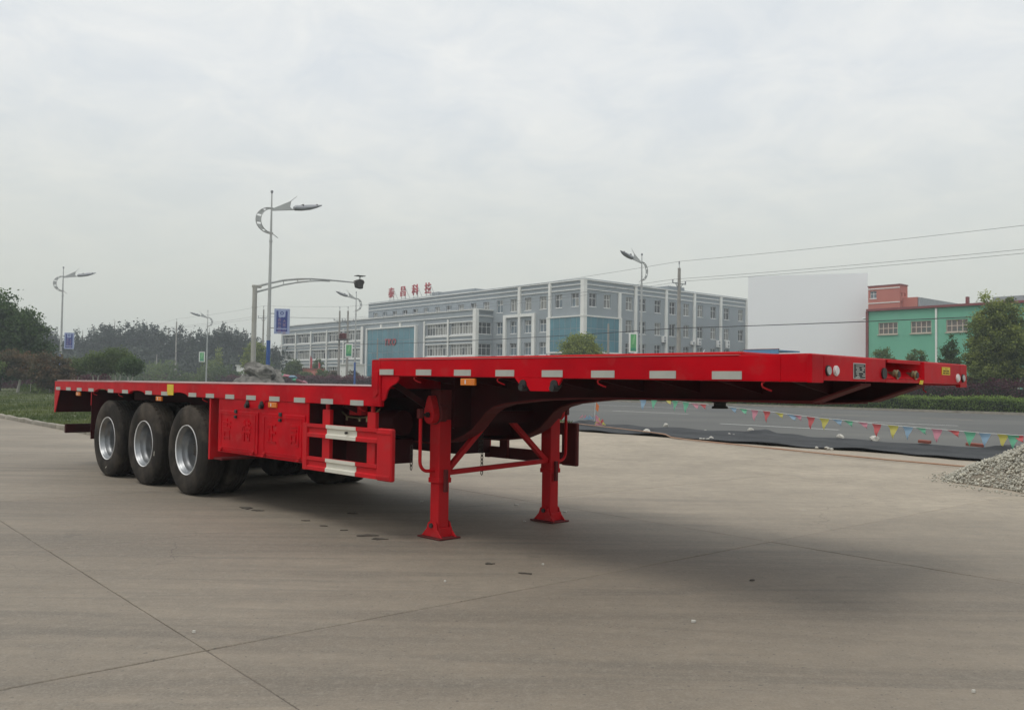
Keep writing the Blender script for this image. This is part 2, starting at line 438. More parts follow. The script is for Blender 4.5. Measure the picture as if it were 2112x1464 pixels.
# ================================================================== THE SETTING: ground
def sheet(name, corners, z, m, parent=None):
    mb = MB(); mb.add([(*c[:2], z) for c in corners], [tuple(range(len(corners)))])
    return mb.build(name, m, parent)
def rect_tn(t0, t1, n0, n1): return [W(t0, n0), W(t1, n0), W(t1, n1), W(t0, n1)]
tag(sheet('ground', [(-600,-600),(600,-600),(600,600),(-600,600)], -.14, M['earth']), kind='structure')
yard = tag(sheet('yard_bed', rect_tn(-90, 16, -12, 18.72), -.007, M['joint']), kind='structure')
tag(sheet('road', rect_tn(-330, 120, 21.9, 55.6), 0.0, M['asphalt']), kind='structure')
tag(sheet('road_shoulder', rect_tn(-330, 120, 18.66, 22.0), -.012, M['earth']), kind='structure')

TL, NL = -4.47, 1.78
tl = [TL + 3.35*k for k in range(-22, 6)]
def slab(t0, t1, n0, n1):
    g = .0035
    t0 += g; t1 -= g; n0 += g; n1 -= g
    pts = []
    K = 14
    def jit(): return random.gauss(0, .0022)
    for i in range(K): pts.append((t0+(t1-t0)*i/K, n0+jit()))
    for i in range(K): pts.append((t1+jit(), n0+(n1-n0)*i/K))
    for i in range(K): pts.append((t1-(t1-t0)*i/K, n1+jit()))
    for i in range(K): pts.append((t0+jit(), n1-(n1-n0)*i/K))
    dz = random.uniform(-.0015, .0015)
    top = [tuple(W(a, b, dz)) for a, b in pts]
    ct, cn = (t0+t1)/2, (n0+n1)/2
    inn = [tuple(W(ct+(a-ct)*.997, cn+(b-cn)*.997, dz)) for a, b in pts]
    rim = [tuple(W(a, b, dz-.004)) for a, b in pts]
    bot = [tuple(W(a, b, -.045)) for a, b in pts]
    n = len(pts); mb = MB()
    F = [tuple(range(n))]
    for k in range(2):
        for i in range(n):
            j = (i+1) % n; F.append((k*n+i, (k+1)*n+i, (k+1)*n+j, k*n+j))
    mb.add(inn+rim+bot, F)
    return mb.build('concrete_slab', M['yard'], yard)
for i in range(len(tl)-1):
    t0, t1 = tl[i], tl[i+1]
    rows = [-8.62, -3.42, 1.78, 6.08] if t1 < -21 else [-8.62, -3.42, 1.78, 6.98, 12.18, 18.7]
    for a, b in zip(rows[:-1], rows[1:]): slab(t0, t1, a, b)

# verge with turf, behind a kerb
random.seed(3)
def hgt(t, n):
    return .05 + .05*math.sin(t*.5+n) + .035*math.sin(t*1.7-n*1.3) + .12*min(max((n-6.5)/6, 0), 1)
vb = MB(); nu, nv = 120, 24
V = []; F = []
for i in range(nu+1):
    for j in range(nv+1):
        t = -140 + (118.6)*i/nu; n = 6.28 + (21.9-6.28)*j/nv
        e = min(1, (n-6.2)/1.0, (21.9-n)/1.0, (-21.3-t)/1.0)
        V.append(tuple(W(t, n, .02 + max(e, 0)*hgt(t, n))))
for i in range(nu):
    for j in range(nv):
        a = i*(nv+1)+j; F.append((a, a+nv+1, a+nv+2, a+1))
vb.add(V, F)
verge = tag(vb.build('verge', M['turf'], smooth=True), kind='structure')
# kerb stones, one by one
kerb_c = [W(-21.45, 6.2)]
def kerb_run():
    t = -21.5
    while t > -92:
        ln = random.uniform(.93, 1.0)
        yield (t-ln/2, 6.17, ANG_T, ln-.03); t -= ln
    n = 6.7
    while n < 18.4:
        yield (-21.35, n, ANG_N, .95); n += 1.0
kroot = tag(empty('kerb', W(-21.4, 6.2)), kind='structure')
kms = []
for v in range(4):
    mb = MB(); h = .115
    mb.box(-.5, .5, -.07, .07, -.06, h)
    o = mb.build('kerb_stone', M['kerb'], bevel=.022, segs=2)
    me = o.data
    for vv in me.vertices: vv.co += Vector((random.gauss(0,.006), random.gauss(0,.006), random.gauss(0,.006)))
    kms.append(me); bpy.data.objects.remove(o)
for k, (t, n, a, ln) in enumerate(kerb_run()):
    p = W(t, n) - W(-21.4, 6.2)
    inst('kerb_stone', kms[k % 4], kroot, (p.x, p.y, random.uniform(-.01, .012)), (random.gauss(0,.02), random.gauss(0,.012), a + random.gauss(0,.012)), (ln, 1, 1))

# grass blades on the verge
def leaf_mesh(name, P, size, mat_, up=0.0, tint=None, aspect=1.0, parent=None, droop=None):
    """P (n,3) centres -> rhombic leaves with random orientation"""
    n = len(P); P = np.asarray(P, dtype=np.float64)
    a = rng.normal(size=(n,3)); a /= np.linalg.norm(a, axis=1)[:,None]
    if up: a[:,2] = np.abs(a[:,2]) + up; a /= np.linalg.norm(a, axis=1)[:,None]
    b = rng.normal(size=(n,3)); b -= (b*a).sum(1)[:,None]*a; b /= np.linalg.norm(b, axis=1)[:,None]
    s = size * rng.uniform(.6, 1.35, n)[:,None]
    if up:    # blades: long axis a, width b
        v = np.stack([P - b*s*.5*aspect, P + b*s*.5*aspect, P + a*s], 1); k = 3
    else:
        c = np.cross(a, b)
        v = np.stack([P - b*s*.5, P + a*s*.33 + c*s*.08, P + b*s*.5, P - a*s*.33 - c*s*.08], 1); k = 4
    me = bpy.data.meshes.new(name)
    me.vertices.add(n*k); me.vertices.foreach_set('co', v.reshape(-1))
    me.loops.add(n*k); me.loops.foreach_set('vertex_index', np.arange(n*k, dtype=np.int32))
    me.polygons.add(n); me.polygons.foreach_set('loop_start', np.arange(0, n*k, k, dtype=np.int32))
    me.polygons.foreach_set('loop_total', np.full(n, k, dtype=np.int32))
    at = me.attributes.new('tint', 'FLOAT', 'FACE')
    tv = rng.uniform(0, 1, n) if tint is None else np.clip(tint + rng.normal(0, .18, n), 0, 1)
    at.data.foreach_set('value', tv.astype(np.float32))
    me.materials.append(mat_)
    me.update(calc_edges=True)
    o = bpy.data.objects.new(name, me); col.objects.link(o)
    if parent: o.parent = parent
    return o
def tn_arr(t, n, z):
    Tn, Nn = np.array(T), np.array(N)
    return t[:,None]*Tn + n[:,None]*Nn + z[:,None]*np.array([0,0,1.])
ng = 60000
t = -21.6 - rng.exponential(22, ng); n = rng.uniform(6.35, 21.5, ng)
k = t > -110; t, n = t[k], n[k]
z = np.array([.02 + max(min(1, (b-6.2)/1.0, (21.9-b)/1.0, (-21.3-a)), 0)*hgt(a, b) for a, b in zip(t, n)])
tint = .5 + .35*np.sin(t*.8+2*np.sin(n*.7))
tag(leaf_mesh('grass', tn_arr(t, n, z), .13, M['grass'], up=.9, tint=tint, aspect=.28), 'green grass growing on the verge behind the kerb stones', 'grass', kind='stuff')
# taller weeds at the back of the verge
ng = 26000
ng = 15000
t = rng.uniform(-80, -50, ng); n = rng.uniform(15.6, 17.6, ng) + .4*np.sin(t)
z = np.abs(rng.normal(0, .3, ng))*(0.6+.4*np.sin(t*1.1)) + .15
tag(leaf_mesh('weeds', tn_arr(t, n, z), .22, M['leaf_mid'], tint=.5+.4*np.sin(t*1.3)), 'patch of tall green weeds at the back of the grass verge', 'plants', kind='stuff')

# road markings
def stripe(name, t0, t1, n, wd, m, z=.005): 
    o = sheet(name, rect_tn(t0, t1, n-wd/2, n+wd/2), z, m, None); o.parent = roadm; return o
roadm = tag(empty('road_markings'), kind='structure')
def mark(px0, py0, px1, py1, wd, m):
    a, b = ground(px0, py0), ground(px1, py1)
    nn = (a.dot(N)+b.dot(N))/2
    return stripe('lane_dash', a.dot(T), b.dot(T), nn, wd, m)
lanes = {}
for args in [(1267,847,1416,854), (1489.5,873.5,1726,886.7), (1780,868,1958,879)]:
    mark(*args, .16, M['line'])
a, b = ground(1252, 836), ground(1441, 843)
stripe('edge_line', -120, b.dot(T), (a.dot(N)+b.dot(N))/2, .15, M['line'])
stripe('centre_line', ground(1897,862).dot(T), ground(2007,866).dot(T), ground(1950,864).dot(N), .18, M['line_y'])
stripe('centre_line', ground(1694,854).dot(T), ground(1798,857.7).dot(T), ground(1746,856).dot(N), .15, M['line_y'])
for k in range(1, 7):
    n1 = ground(1340,850.5).dot(N); t1 = ground(1267,847).dot(T)
    stripe('lane_dash', t1-12*k, t1-12*k+5.5, n1, .16, M['line'])
# far kerb of the road
mb = MB()
for a, b in ((-330, 120),):
    P = [W(a, 55.6, 0), W(b, 55.6, 0), W(b, 55.85, 0), W(a, 55.85, 0)]
    mb.add([(p.x, p.y, -.1) for p in P] + [(p.x, p.y, .14) for p in P], [(4,5,6,7), (0,1,5,4), (2,3,7,6), (1,2,6,5), (3,0,4,7)])
tag(mb.build('far_kerb', M['kerb']), kind='structure')
tag(sheet('far_pavement', rect_tn(-330, 120, 55.85, 66), .03, M['turf']), kind='structure')

# shade netting along the road edge
nb = MB(); nu, nv = 150, 22; V = []; F = []
UP = [ground(*p) for p in [(1100,866),(1252,877),(1342,884),(1450,889),(1540,894),(1558,895),(1746,910),(1877,920),(2062,930),(2200,938)]]
LO = [ground(*p) for p in [(1040,877),(1196,890),(1324,898),(1432,908),(1500,914),(1740,929),(2027,952),(2200,966)]]
def edge_n(pts, t):
    q = [(p.dot(T), p.dot(N)) for p in pts]
    for (a, na), (b, nb_) in zip(q[:-1], q[1:]):
        if a <= t <= b: return na + (nb_-na)*(t-a)/(b-a)
    return q[0][1] if t < q[0][0] else q[-1][1]
t0, t1 = -27.0, -3.0
for i in range(nu+1):
    t = t0 + (t1-t0)*i/nu
    nl, nh = edge_n(LO, t) + .10*math.sin(t*1.9) + .04*math.sin(t*7), edge_n(UP, t) + .12*math.sin(t*1.3+1) + .05*math.sin(t*5)
    for j in range(nv+1):
        s = j/nv; n = nl + (nh-nl)*s
        z = .018 + .010*(1+math.sin(n*5+t*.7+2*math.sin(t*.5))) + .010*(1+math.sin(t*2.3+n*3)) + (.03 if j in (0, nv) else 0)*(.5+.5*math.sin(t*3.1))
        z += .045*max(0, math.sin(n*2.4+t*.25+.6))**14 + .10*max(0, math.sin(t*.9+2.2))**22*(1 if j > nv-4 else 0)
        V.append(tuple(W(t, n, z)))
for i in range(nu):
    for j in range(nv):
        a = i*(nv+1)+j; F.append((a, a+nv+1, a+nv+2, a+1))
nb.add(V, F)
net = nb.build('shade_netting', M['netting'], smooth=True)
sm = net.modifiers.new('thick', 'SOLIDIFY'); sm.thickness = .012
tag(net, 'black shade netting spread along the edge of the road, weighed down with stones', 'netting')

# stones and bricks holding the netting
def rock_mesh(seed, sub=2, jag=.22, sc=(1, .8, .6), big=False):
    rr = random.Random(seed); bm = bmesh.new()
    bmesh.ops.create_icosphere(bm, subdivisions=sub, radius=.5)
    pl = [(Vector((rr.gauss(0,1), rr.gauss(0,1), rr.gauss(0,1))).normalized(), rr.uniform(.27, .45)) for _ in range(26 if big else 12)]
    from mathutils import noise as _ns
    for v in bm.verts:
        for n_, d in pl:
            e = v.co.dot(n_) - d
            if e > 0: v.co -= n_*e
        v.co += v.co.normalized()*((.10*_ns.ridged_multi_fractal(v.co*2.2 + Vector((seed,0,0)), 1.0, 2.0, 4, 1.0, 2.0) - .1) if big else rr.gauss(0, .012))
        v.co.x *= sc[0]; v.co.y *= sc[1]; v.co.z *= sc[2]
    me = bpy.data.meshes.new('stone'); bm.to_mesh(me); bm.free(); return me
stm = [rock_mesh(s) for s in range(5)]
for me in stm: me.materials.append(M['stone'])
sl = [(1333,894,.42,'pale stone lying on the orange hose at the left end of the netting'),
      (1549,890,.36,'pale stone at the upper edge of the netting below the kingpin'),
      (1455,889,.14,'small white stone on the raised fold of the netting'),
      (1486,898,.16,'leftmost small white stone in the middle of the netting'), (1493,900,.2,'flat white stone beside the leftmost of the middle stones'),
      (1504,896.5,.15,'small white stone third from left in the middle of the netting'), (1513,898,.13,'rightmost small white stone in the middle of the netting'),
      (1445,907.5,.17,'leftmost white stone along the lower netting edge'), (1452,907,.14,'small white stone second along the lower netting edge'),
      (1459,907.5,.16,'white stone third along the lower netting edge'), (1467,906,.24,'larger white stone fourth along the lower netting edge'),
      (1734,906,.42,'flat pale stone on the upper netting edge nearer the trailer'), (1804,912,.5,'biggest pale stone on the upper edge of the netting'),
      (1684,925,.14,'lone small white stone on the lower netting edge'), (1704,926,.18,'first white stone of the trio on the lower netting edge'),
      (1709,927,.14,'middle white stone of the trio on the lower netting edge'), (1715,928,.13,'last white stone of the trio on the lower netting edge'),
      (1373,880,.38,'flat whitish stone lying on the road beyond the netting')]
for k, (x, y, s, lb) in enumerate(sl):
    s *= .68; p = ground(x, y+2)
    o = inst('stone', stm[k % 5], None, (p.x, p.y, .03+s*.2), (random.uniform(-.2,.2), random.uniform(-.2,.2), random.uniform(0,6)), (s, s, s))
    tag(o, lb, 'stone', 'stones weighing down the netting')
for k, (x, y, lb) in enumerate([(1907, 919, 'broken red brick on the netting edge, the smaller and left one'), (2011, 926, 'red brick on the netting edge close to the gravel heap')]):
    p = ground(x, y+2); mb = MB(); mb.box(-.14-.05*k, .14+.05*k, -.06, .06, 0, .07)
    o = mb.build('brick', M['brick'], bevel=.006, loc=(p.x, p.y, .09)); o.rotation_euler = (.1, .05, ANG_T+.1)
    tag(o, lb, 'brick')
# hose
pts = [ground(*p) for p in [(1100,872),(1187,879),(1288,891.5),(1333,897),(1414,908.6),(1560,924),(1685.5,937),(1848,953),(2007,967),(2140,977)]]
path = []
for a, b in zip(pts[:-1], pts[1:]):
    for i in range(6):
        p = a.lerp(b, i/6); path.append((p.x, p.y, .035 + (.06 if p.dot(N) > 18.5 else 0)))
mb = MB(); mb.tube(path, .016, 8)
tag(mb.build('hose', M['hose'], smooth=True), 'long orange hose laid along the yard edge in front of the netting', 'hose')

# gravel heap
gc = Vector((8.92, 12.80, 0)); GR, GH = 2.2, 1.25
def gz(r): 
    q = min(r/GR, 1); return GH*(1-q)**1.0*(1-.12*math.sin(q*math.pi)) * (1 if q > .15 else .93+.07*q/.15)
stones = [rock_mesh(20+s, 1, sc=(1,.8,.7)) for s in range(6)]
SV = [np.array([v.co[:] for v in me.vertices]) for me in stones]
SF = [np.array([p.vertices[:] for p in me.polygons]) for me in stones]
vs_, fs_, ts_ = [], [], []; base = 0
def put(p, s, tv):
    global base
    k = rng.integers(6); q = rng.normal(size=4); q /= np.linalg.norm(q)
    w_, x, y, z_ = q
    Rm = np.array([[1-2*(y*y+z_*z_), 2*(x*y-z_*w_), 2*(x*z_+y*w_)], [2*(x*y+z_*w_), 1-2*(x*x+z_*z_), 2*(y*z_-x*w_)], [2*(x*z_-y*w_), 2*(y*z_+x*w_), 1-2*(x*x+y*y)]])
    v = SV[k]@Rm.T*s + p
    vs_.append(v); fs_.append(SF[k]+base); base += len(v); ts_.append(np.full(len(SF[k]), tv))
for i in range(15000):
    ang = rng.uniform(0, 2*math.pi); r = GR*math.sqrt(rng.uniform(0, 1))
    wob = 1 + .07*math.sin(3*ang+1) + .05*math.sin(7*ang)
    z = gz(r) + .05*math.sin(r*5+ang*4)*(1-r/GR) + rng.uniform(-.03, .035)
    s = rng.choice([.028, .042, .055, .075], p=[.25, .38, .27, .10])
    put(np.array([gc.x + r*wob*math.cos(ang), gc.y + r*wob*math.sin(ang), max(z, s*.3)]), s, rng.uniform(0, 1)**1.6)
for i in range(300):
    ang = rng.uniform(2.2, 5.0); r = GR*(1.03+abs(rng.normal(0, .055)))
    s = rng.choice([.02, .03, .045]); put(np.array([gc.x + r*math.cos(ang), gc.y + r*math.sin(ang), s*.3]), s, rng.uniform(0, 1))
Vv = np.concatenate(vs_); Ff = np.concatenate(fs_); Tt = np.concatenate(ts_)
me = bpy.data.meshes.new('gravel_heap')
me.vertices.add(len(Vv)); me.vertices.foreach_set('co', Vv.reshape(-1))
me.loops.add(Ff.size); me.loops.foreach_set('vertex_index', Ff.reshape(-1).astype(np.int32))
me.polygons.add(len(Ff)); me.polygons.foreach_set('loop_start', np.arange(0, Ff.size, 3, dtype=np.int32))
me.polygons.foreach_set('loop_total', np.full(len(Ff), 3, dtype=np.int32))
at = me.attributes.new('tint', 'FLOAT', 'FACE'); at.data.foreach_set('value', Tt.astype(np.float32))
me.materials.append(M['gravel']); me.update(calc_edges=True)
o = bpy.data.objects.new('gravel_heap', me); col.objects.link(o)
tag(o, 'heap of pale crushed gravel on the concrete yard', 'gravel heap', kind='stuff')

# loose dirt flakes, chips
M['mud'] = mat('dried_mud', (.05,.042,.034), (.09,.075,.06), rough=.9, scale=20)
flk = [(508,1048,.10),(530,1053,.07),(632,1074,.05),(668,1085,.04),(708,1094,.05),(727,1059,.06),(752,1105,.11),(782,1112,.08),(1008,1163,.05),(1082,1183,.06),(1550,1197,.03)]
flb = ['dark mud flake left of a pair beneath the tool box','dark mud flake right of a pair beneath the tool box','small dark mud flake between the pair and the near landing leg','tiny dark mud flake in the middle of the trail left of the near landing leg','thin dark mud flake fourth in the trail left of the near landing leg','lone dark mud flake under the side guard','long dark mud flake just left of the near landing foot','oval dark mud flake nearest to the near landing foot','dark mud flake on the concrete in front of the near landing foot','dark mud flake in front of and between both landing feet','tiny dark mud flake in front of the trailer nose shadow']
for (x, y, s), lb_ in zip(flk, flb):
    p = ground(x, y); n_ = 13; pts = []; el_ = random.uniform(.3, .8)
    for i in range(n_):
        a = 2*math.pi*i/n_; rr = s*random.choice([.45,.6,.8,1.0])*random.uniform(.8,1.2); pts.append((rr*math.cos(a), rr*el_*math.sin(a)))
    mb = MB(); mb.prism(pts, 'z', 0, .006)
    o = mb.build('mud_flake', M['mud'], loc=(p.x, p.y, .002)); o.rotation_euler = (0, 0, random.uniform(-.4, .4))
    tag(o, lb_, 'mud flake', 'dark mud flakes scattered on the concrete')
clb = ['largest pale stone chip in the right foreground of the yard','pale stone chip at the bottom right corner of the yard','tiny pale stone chip right of and below the near landing foot','tiny pale stone chip midway between the joint and the far landing foot','pale stone chip in the shade left of the near landing leg','pale stone chip in the shade between the landing legs','pale stone chip beside the far landing foot','pale stone chip just left of the far landing foot','tiny pale stone chip beside the joint crossing in the left foreground','pale stone chip far behind the near landing leg']
for (x, y, s), lb_ in zip([(1430,1283,.035),(2008,1428,.02),(918,1200,.018),(1120,1165,.02),(870,1035,.035),(1065,1042,.04),(1165,1056,.045),(1082,1076,.03),(400,1305,.02),(1005,975,.03)], clb):
    s *= .62; p = ground(x, y); mb = MB(); pts = [(s*random.uniform(.6,1)*math.cos(i*1.05), s*.7*random.uniform(.6,1)*math.sin(i*1.05)) for i in range(6)]
    mb.prism(pts, 'z', 0, .012)
    o = mb.build('stone_chip', M['stone'], loc=(p.x, p.y, .002))
    tag(o, lb_, 'stone chip', 'pale stone chips scattered on the concrete')
# ================================================================== THE TRAILER (x forward, y towards the far side, z up)
TR = empty('flatbed_trailer', (-3.0815, 11.4573, 0), R(-45.488))
tag(TR, 'long red flatbed semi-trailer with stepped deck standing on its landing legs', 'trailer')
X0, XS, XF, HW = -4.93, 3.87, 8.057, 1.25
def quad_rail(x0, x1, zt0, zt1, zb0, zb1, y0, y1):
    mb = MB()
    mb.add([(x0,y0,zb0),(x1,y0,zb1),(x1,y1,zb1),(x0,y1,zb0),(x0,y0,zt0),(x1,y0,zt1),(x1,y1,zt1),(x0,y1,zt0)],
           [(0,3,2,1),(4,5,6,7),(0,1,5,4),(1,2,6,5),(2,3,7,6),(3,0,4,7)])
    return mb
for s in (-1, 1):
    ya, yb = sorted((s*HW, s*(HW-.045)))
    pr = [(X0,1.206)]
    for ac in (-2.84, -1.53, -.22):
        for k in range(9):
            t_ = math.pi*k/8; x_ = ac-.27*math.cos(t_); pr.append((x_, 1.206-.0025*(x_-X0)+.046*math.sin(t_)))
    pr += [(4.0,1.184),(4.0,1.362),(X0,1.343)]
    mb = MB(); mb.prism(pr, 'y', ya, yb); mb.build('side_rail', M['red'], TR, bevel=.006, segs=2)
    quad_rail(XS, XF, 1.601, 1.592, 1.459, 1.436, ya, yb).build('side_rail', M['red'], TR, bevel=.008, segs=2)
    # step post between both decks
    yo, yi = s*(HW+.004), s*(HW-.05)
    mb = MB(); mb.prism([(3.862,1.20),(3.995,1.20),(3.995,1.598),(3.862,1.598)], 'y', min(yo,yi), max(yo,yi))
    mb.build('step_post', M['red'], TR, bevel=.006)
    mb = MB(); mb.prism([(3.90,1.50),(3.975,1.50),(3.975,1.30),(3.94,1.27),(3.90,1.27)], 'y', *sorted((s*(HW+.004), s*(HW+.012))))
    mb.build('stiffener', M['red'], TR, bevel=.003)
    g = [(3.998,1.458),(4.25,1.455),(4.248,1.425),(4.21,1.395),(4.13,1.365),(4.085,1.325),(4.06,1.26),(4.03,1.235),(3.998,1.24)]
    mb = MB(); mb.prism(g, 'y', *sorted((s*(HW-.012), s*(HW-.03)))); mb.build('gusset', M['red'], TR, bevel=.003)
    # twist lock brackets
    for bx, bz in ((5.95, 1.452), (1.72, 1.199)):
        mb = MB(); mb.prism([(bx-.26,bz),(bx-.20,bz-.055),(bx-.13,bz-.055),(bx-.09,bz-.10),(bx+.10,bz-.10),(bx+.13,bz-.055),(bx+.19,bz-.055),(bx+.23,bz)], 'y', *sorted((s*(HW-.002), s*(HW-.022))))
        br = mb.build('twist_lock_bracket', M['red'], TR, bevel=.003)
        for kx in (-.16, .155):
            mb = MB(); mb.tube([(bx+kx, s*(HW-.03), bz-.075), (bx+kx, s*(HW+.03), bz-.075)], .024, 12)
            mb.tube([(bx+kx, s*(HW-.04), bz-.05), (bx+kx, s*(HW+.01), bz-.05)], .035, 12)
            mb.build('knob', M['black'], br, smooth=True)
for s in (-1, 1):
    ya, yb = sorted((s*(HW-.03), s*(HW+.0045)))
    quad_rail(X0, 3.860, 1.347, 1.3665, 1.3435, 1.3625, ya, yb).build('rail_highlight', M['lip'], TR)  # thin pale strip added as the bright line along the rail top
    quad_rail(3.86, XF-.46, 1.6055, 1.5975, 1.6015, 1.5935, ya, yb).build('rail_highlight', M['lip'], TR)
# deck plates
mb = MB(); mb.box(X0+.02, XS-.01, -HW+.03, HW-.03, 1.350, 1.366)
mb.build('lower_deck', M['deck'], TR)
mb = MB(); mb.box(XS+.05, XF-.46, -HW+.03, HW-.03, 1.598, 1.616)
mb.build('upper_deck', M['red_dusty'], TR, bevel=.005)
mb = MB(); mb.box(XF-.45, XF-.01, -HW+.002, HW-.002, 1.590, 1.598); mb.build('front_deck', M['red_dusty'], TR, bevel=.002)
mb = MB(); mb.box(XF-.5, XF-.45, -.9, .9, 1.592, 1.602); mb.build('deck_seam', M['maroon_dust'], TR)
mb = MB(); mb.box(3.858, 3.888, -HW+.05, HW-.05, 1.345, 1.597); mb.build('riser_plate', M['red'], TR)
# front panel with recess
fp = MB()
xo, xi = XF, XF-.03
def fpanel(y0, y1, z0, z1): fp.box(xi, xo+.002, y0, y1, z0, z1)
fpanel(-1.252, -1.11, 1.434, 1.594); fpanel(-1.108, -.25, 1.448, 1.593); fpanel(.40, 1.108, 1.446, 1.593); fpanel(1.11, 1.252, 1.424, 1.594)
fpanel(-.249, .399, 1.446, 1.470)
fp.add([(xo+.002,-.249,1.472),(xo+.002,.399,1.472),(XF-.16,.28,1.592),(XF-.16,-.16,1.592)], [(0,1,2,3)])
fp.add([(xo,-.25,1.47),(xo,-.25,1.593),(XF-.16,-.16,1.593)], [(0,1,2)])
fp.add([(xo,.40,1.47),(xo,.40,1.593),(XF-.16,.28,1.593)], [(0,1,2)])
fp.build('front_panel', M['red'], TR, bevel=.003)
mb = MB(); mb.box(xo-.015, xo-.002, -.2, .34, 1.574, 1.592); mb.build('recess_lip', M['red_dusty'], TR)
for s in (-1, 1):
    mb = MB(); mb.box(7.862, 7.868, *sorted((s*(HW), s*(HW+.004))), 1.437, 1.592); mb.build('seam', M['red'], TR)
def disc(name, y, z, r, m, x=XF+.002, th=.008, parent=TR):
    mb = MB(); mb.tube([(x, y, z), (x+th, y, z)], r, 18); return mb.build(name, m, parent, smooth=True)
for y, z, m_, rim_ in ((-1.062,1.505,'chrome','black'), (-.962,1.506,'whitelens','whitelens'), (1.048,1.493,'whitelens','whitelens'), (1.160,1.493,'chrome','black')):
    l_ = disc('clearance_lamp', y, z, .031, M[rim_]); disc('lens', y, z, .024, M[m_], x=XF+.010, th=.006, parent=l_)
def text_mesh(s, size, m, name='lettering', extrude=.0, parent=None, align='CENTER', spacing=1.0, bold=0.0):
    cu = bpy.data.curves.new(name, 'FONT'); cu.body = s; cu.size = size; cu.align_x = align; cu.align_y = 'CENTER'
    cu.extrude = extrude; cu.space_character = spacing; cu.resolution_u = 2; cu.offset = bold
    o = bpy.data.objects.new(name, cu); col.objects.link(o)
    bpy.context.view_layer.update()
    me = bpy.data.meshes.new_from_object(o.evaluated_get(bpy.context.evaluated_depsgraph_get()))
    me.name = name
    bpy.data.objects.remove(o); bpy.data.curves.remove(cu)
    me.materials.clear(); me.materials.append(m)
    o = bpy.data.objects.new(name, me); col.objects.link(o)
    if parent: o.parent = parent
    return o
# identification plate
mb = MB(); mb.box(XF+.002, XF+.006, -.728, -.561, 1.462, 1.558); ip = mb.build('plate_border', M['chrome'], TR, bevel=.001)
mb = MB(); mb.box(XF+.006, XF+.0075, -.721, -.568, 1.468, 1.552); mb.build('plate_face', M['black'], ip)
mb = MB()
for i, zz_ in enumerate([1.530, 1.518, 1.506, 1.494, 1.482, 1.472]):
    for a, b in [[(-.70,-.655),(-.62,-.575)], [(-.69,-.65),(-.615,-.585)], [(-.70,-.60)], [(-.695,-.66),(-.60,-.575)], [(-.685,-.655),(-.612,-.572)], [(-.705,-.645)]][i]:
        mb.box(XF+.0076, XF+.0082, a, b, zz_-.0032, zz_+.0032)
mb.box(XF+.0076, XF+.0082, -.70, -.59, 1.541, 1.545)
mb.build('plate_print', M['tape'], ip)
mb = MB(); mb.box(XF+.003, XF+.006, .727, .888, 1.512, 1.568); yl = mb.build('warning_label', M['yellow'], TR)
mb = MB()
for zz_, segs_ in ((1.556, [(.795,.802),(.82,.827)]), (1.540, [(.75,.80),(.81,.865)]), (1.524, [(.745,.79),(.80,.85),(.855,.87)])):
    for a, b in segs_: mb.box(XF+.0062, XF+.0068, a, b, zz_-.004, zz_+.004)
mb.build('label_print', M['maroon'], yl)
# couplings
mb = MB(); mb.tube([(XF-.06,-.285,1.503),(XF+.012,-.285,1.503)], [.034,.036], 16)
mb.build('electric_socket', M['black'], TR, smooth=True)
for y in (-.065, .247):
    mb = MB(); mb.tube([(XF-.06,y,1.50),(XF+.012,y,1.50)], [.020,.022], 14)
    a_ = mb.build('air_coupling', M['brass'], TR, smooth=True)
    mb = MB()
    for dx_ in (-.02, .0): mb.tube([(XF+dx_,y,1.50),(XF+dx_+.006,y,1.50)], .031, 16)
    mb.build('ring', M['brass'], a_, smooth=True)
    mb = MB(); mb.tube([(XF+.012,y,1.50),(XF+.016,y,1.50)], .022, 16); mb.build('seal', M['black'], a_, smooth=True)
mb = MB(); mb.prism([(.30,1.44),(.35,1.438),(.365,1.466),(.32,1.468)], 'x', XF+.004, XF+.01); mb.build('yellow_tag', M['yellow'], TR)

# reflective tape squares, amber marker lamps, yellow labels
lowx = [-4.852,-4.36,-3.869,-3.362,-2.575,-2.037,-1.229,-.724,.082,.547,1.042,1.532,2.035,2.533,3.034,3.535]
upx = [3.993,4.508,5.003,5.491,5.982,6.452,6.947,7.415]
def railz(x, up=False):
    return (1.459 + (1.436-1.459)*(x-XS)/(XF-XS)) if up else (1.206 + (1.184-1.206)*(x-X0)/(4-X0))
tmesh = {}
for s in (-1, 1):
    for x, wd, up in [(x, .21, False) for x in lowx] + [(x, .204, True) for x in upx]:
        z = railz(x+.1, up) + (.008 if up else -.002)
        key = up
        if key not in tmesh:
            mb = MB(); mb.box(0, wd, -.0015, .0015, 0, .049); o = mb.build('reflective_tape', M['tape'], TR); tmesh[key] = o.data
        else: o = inst('reflective_tape', tmesh[key], TR)
        yo = HW + (.0075 if x == 3.993 else .0025)
        o.location = (x, s*yo, z+.002)
amb = None
for s in (-1, 1):
    for x, zc in ((-3.90, 1.158), (-.886, 1.150), (2.015, 1.148), (5.085, 1.414)):
        if amb is None:
            mb = MB(); mb.box(0, .17, -.012, .012, -.028, .028); amb = mb.build('marker_lamp', M['amber'], TR, bevel=.006, segs=2)
            mb = MB(); mb.box(.055, .068, -.0145, -.0122, -.016, .016); st = mb.build('glint_strip', M['whitelens'], amb)
            a_ = amb
        else:
            a_ = copy_tree(amb, TR)
        a_.location = (x, s*(HW-.006), zc)
        if s > 0: a_.rotation_euler = (0, 0, math.pi); a_.location.x += .17
mb = MB(); mb.box(-.545, -.355, -HW-.004, -HW-.0015, 1.203, 1.338); mb.build('warning_label', M['yellow'], TR)

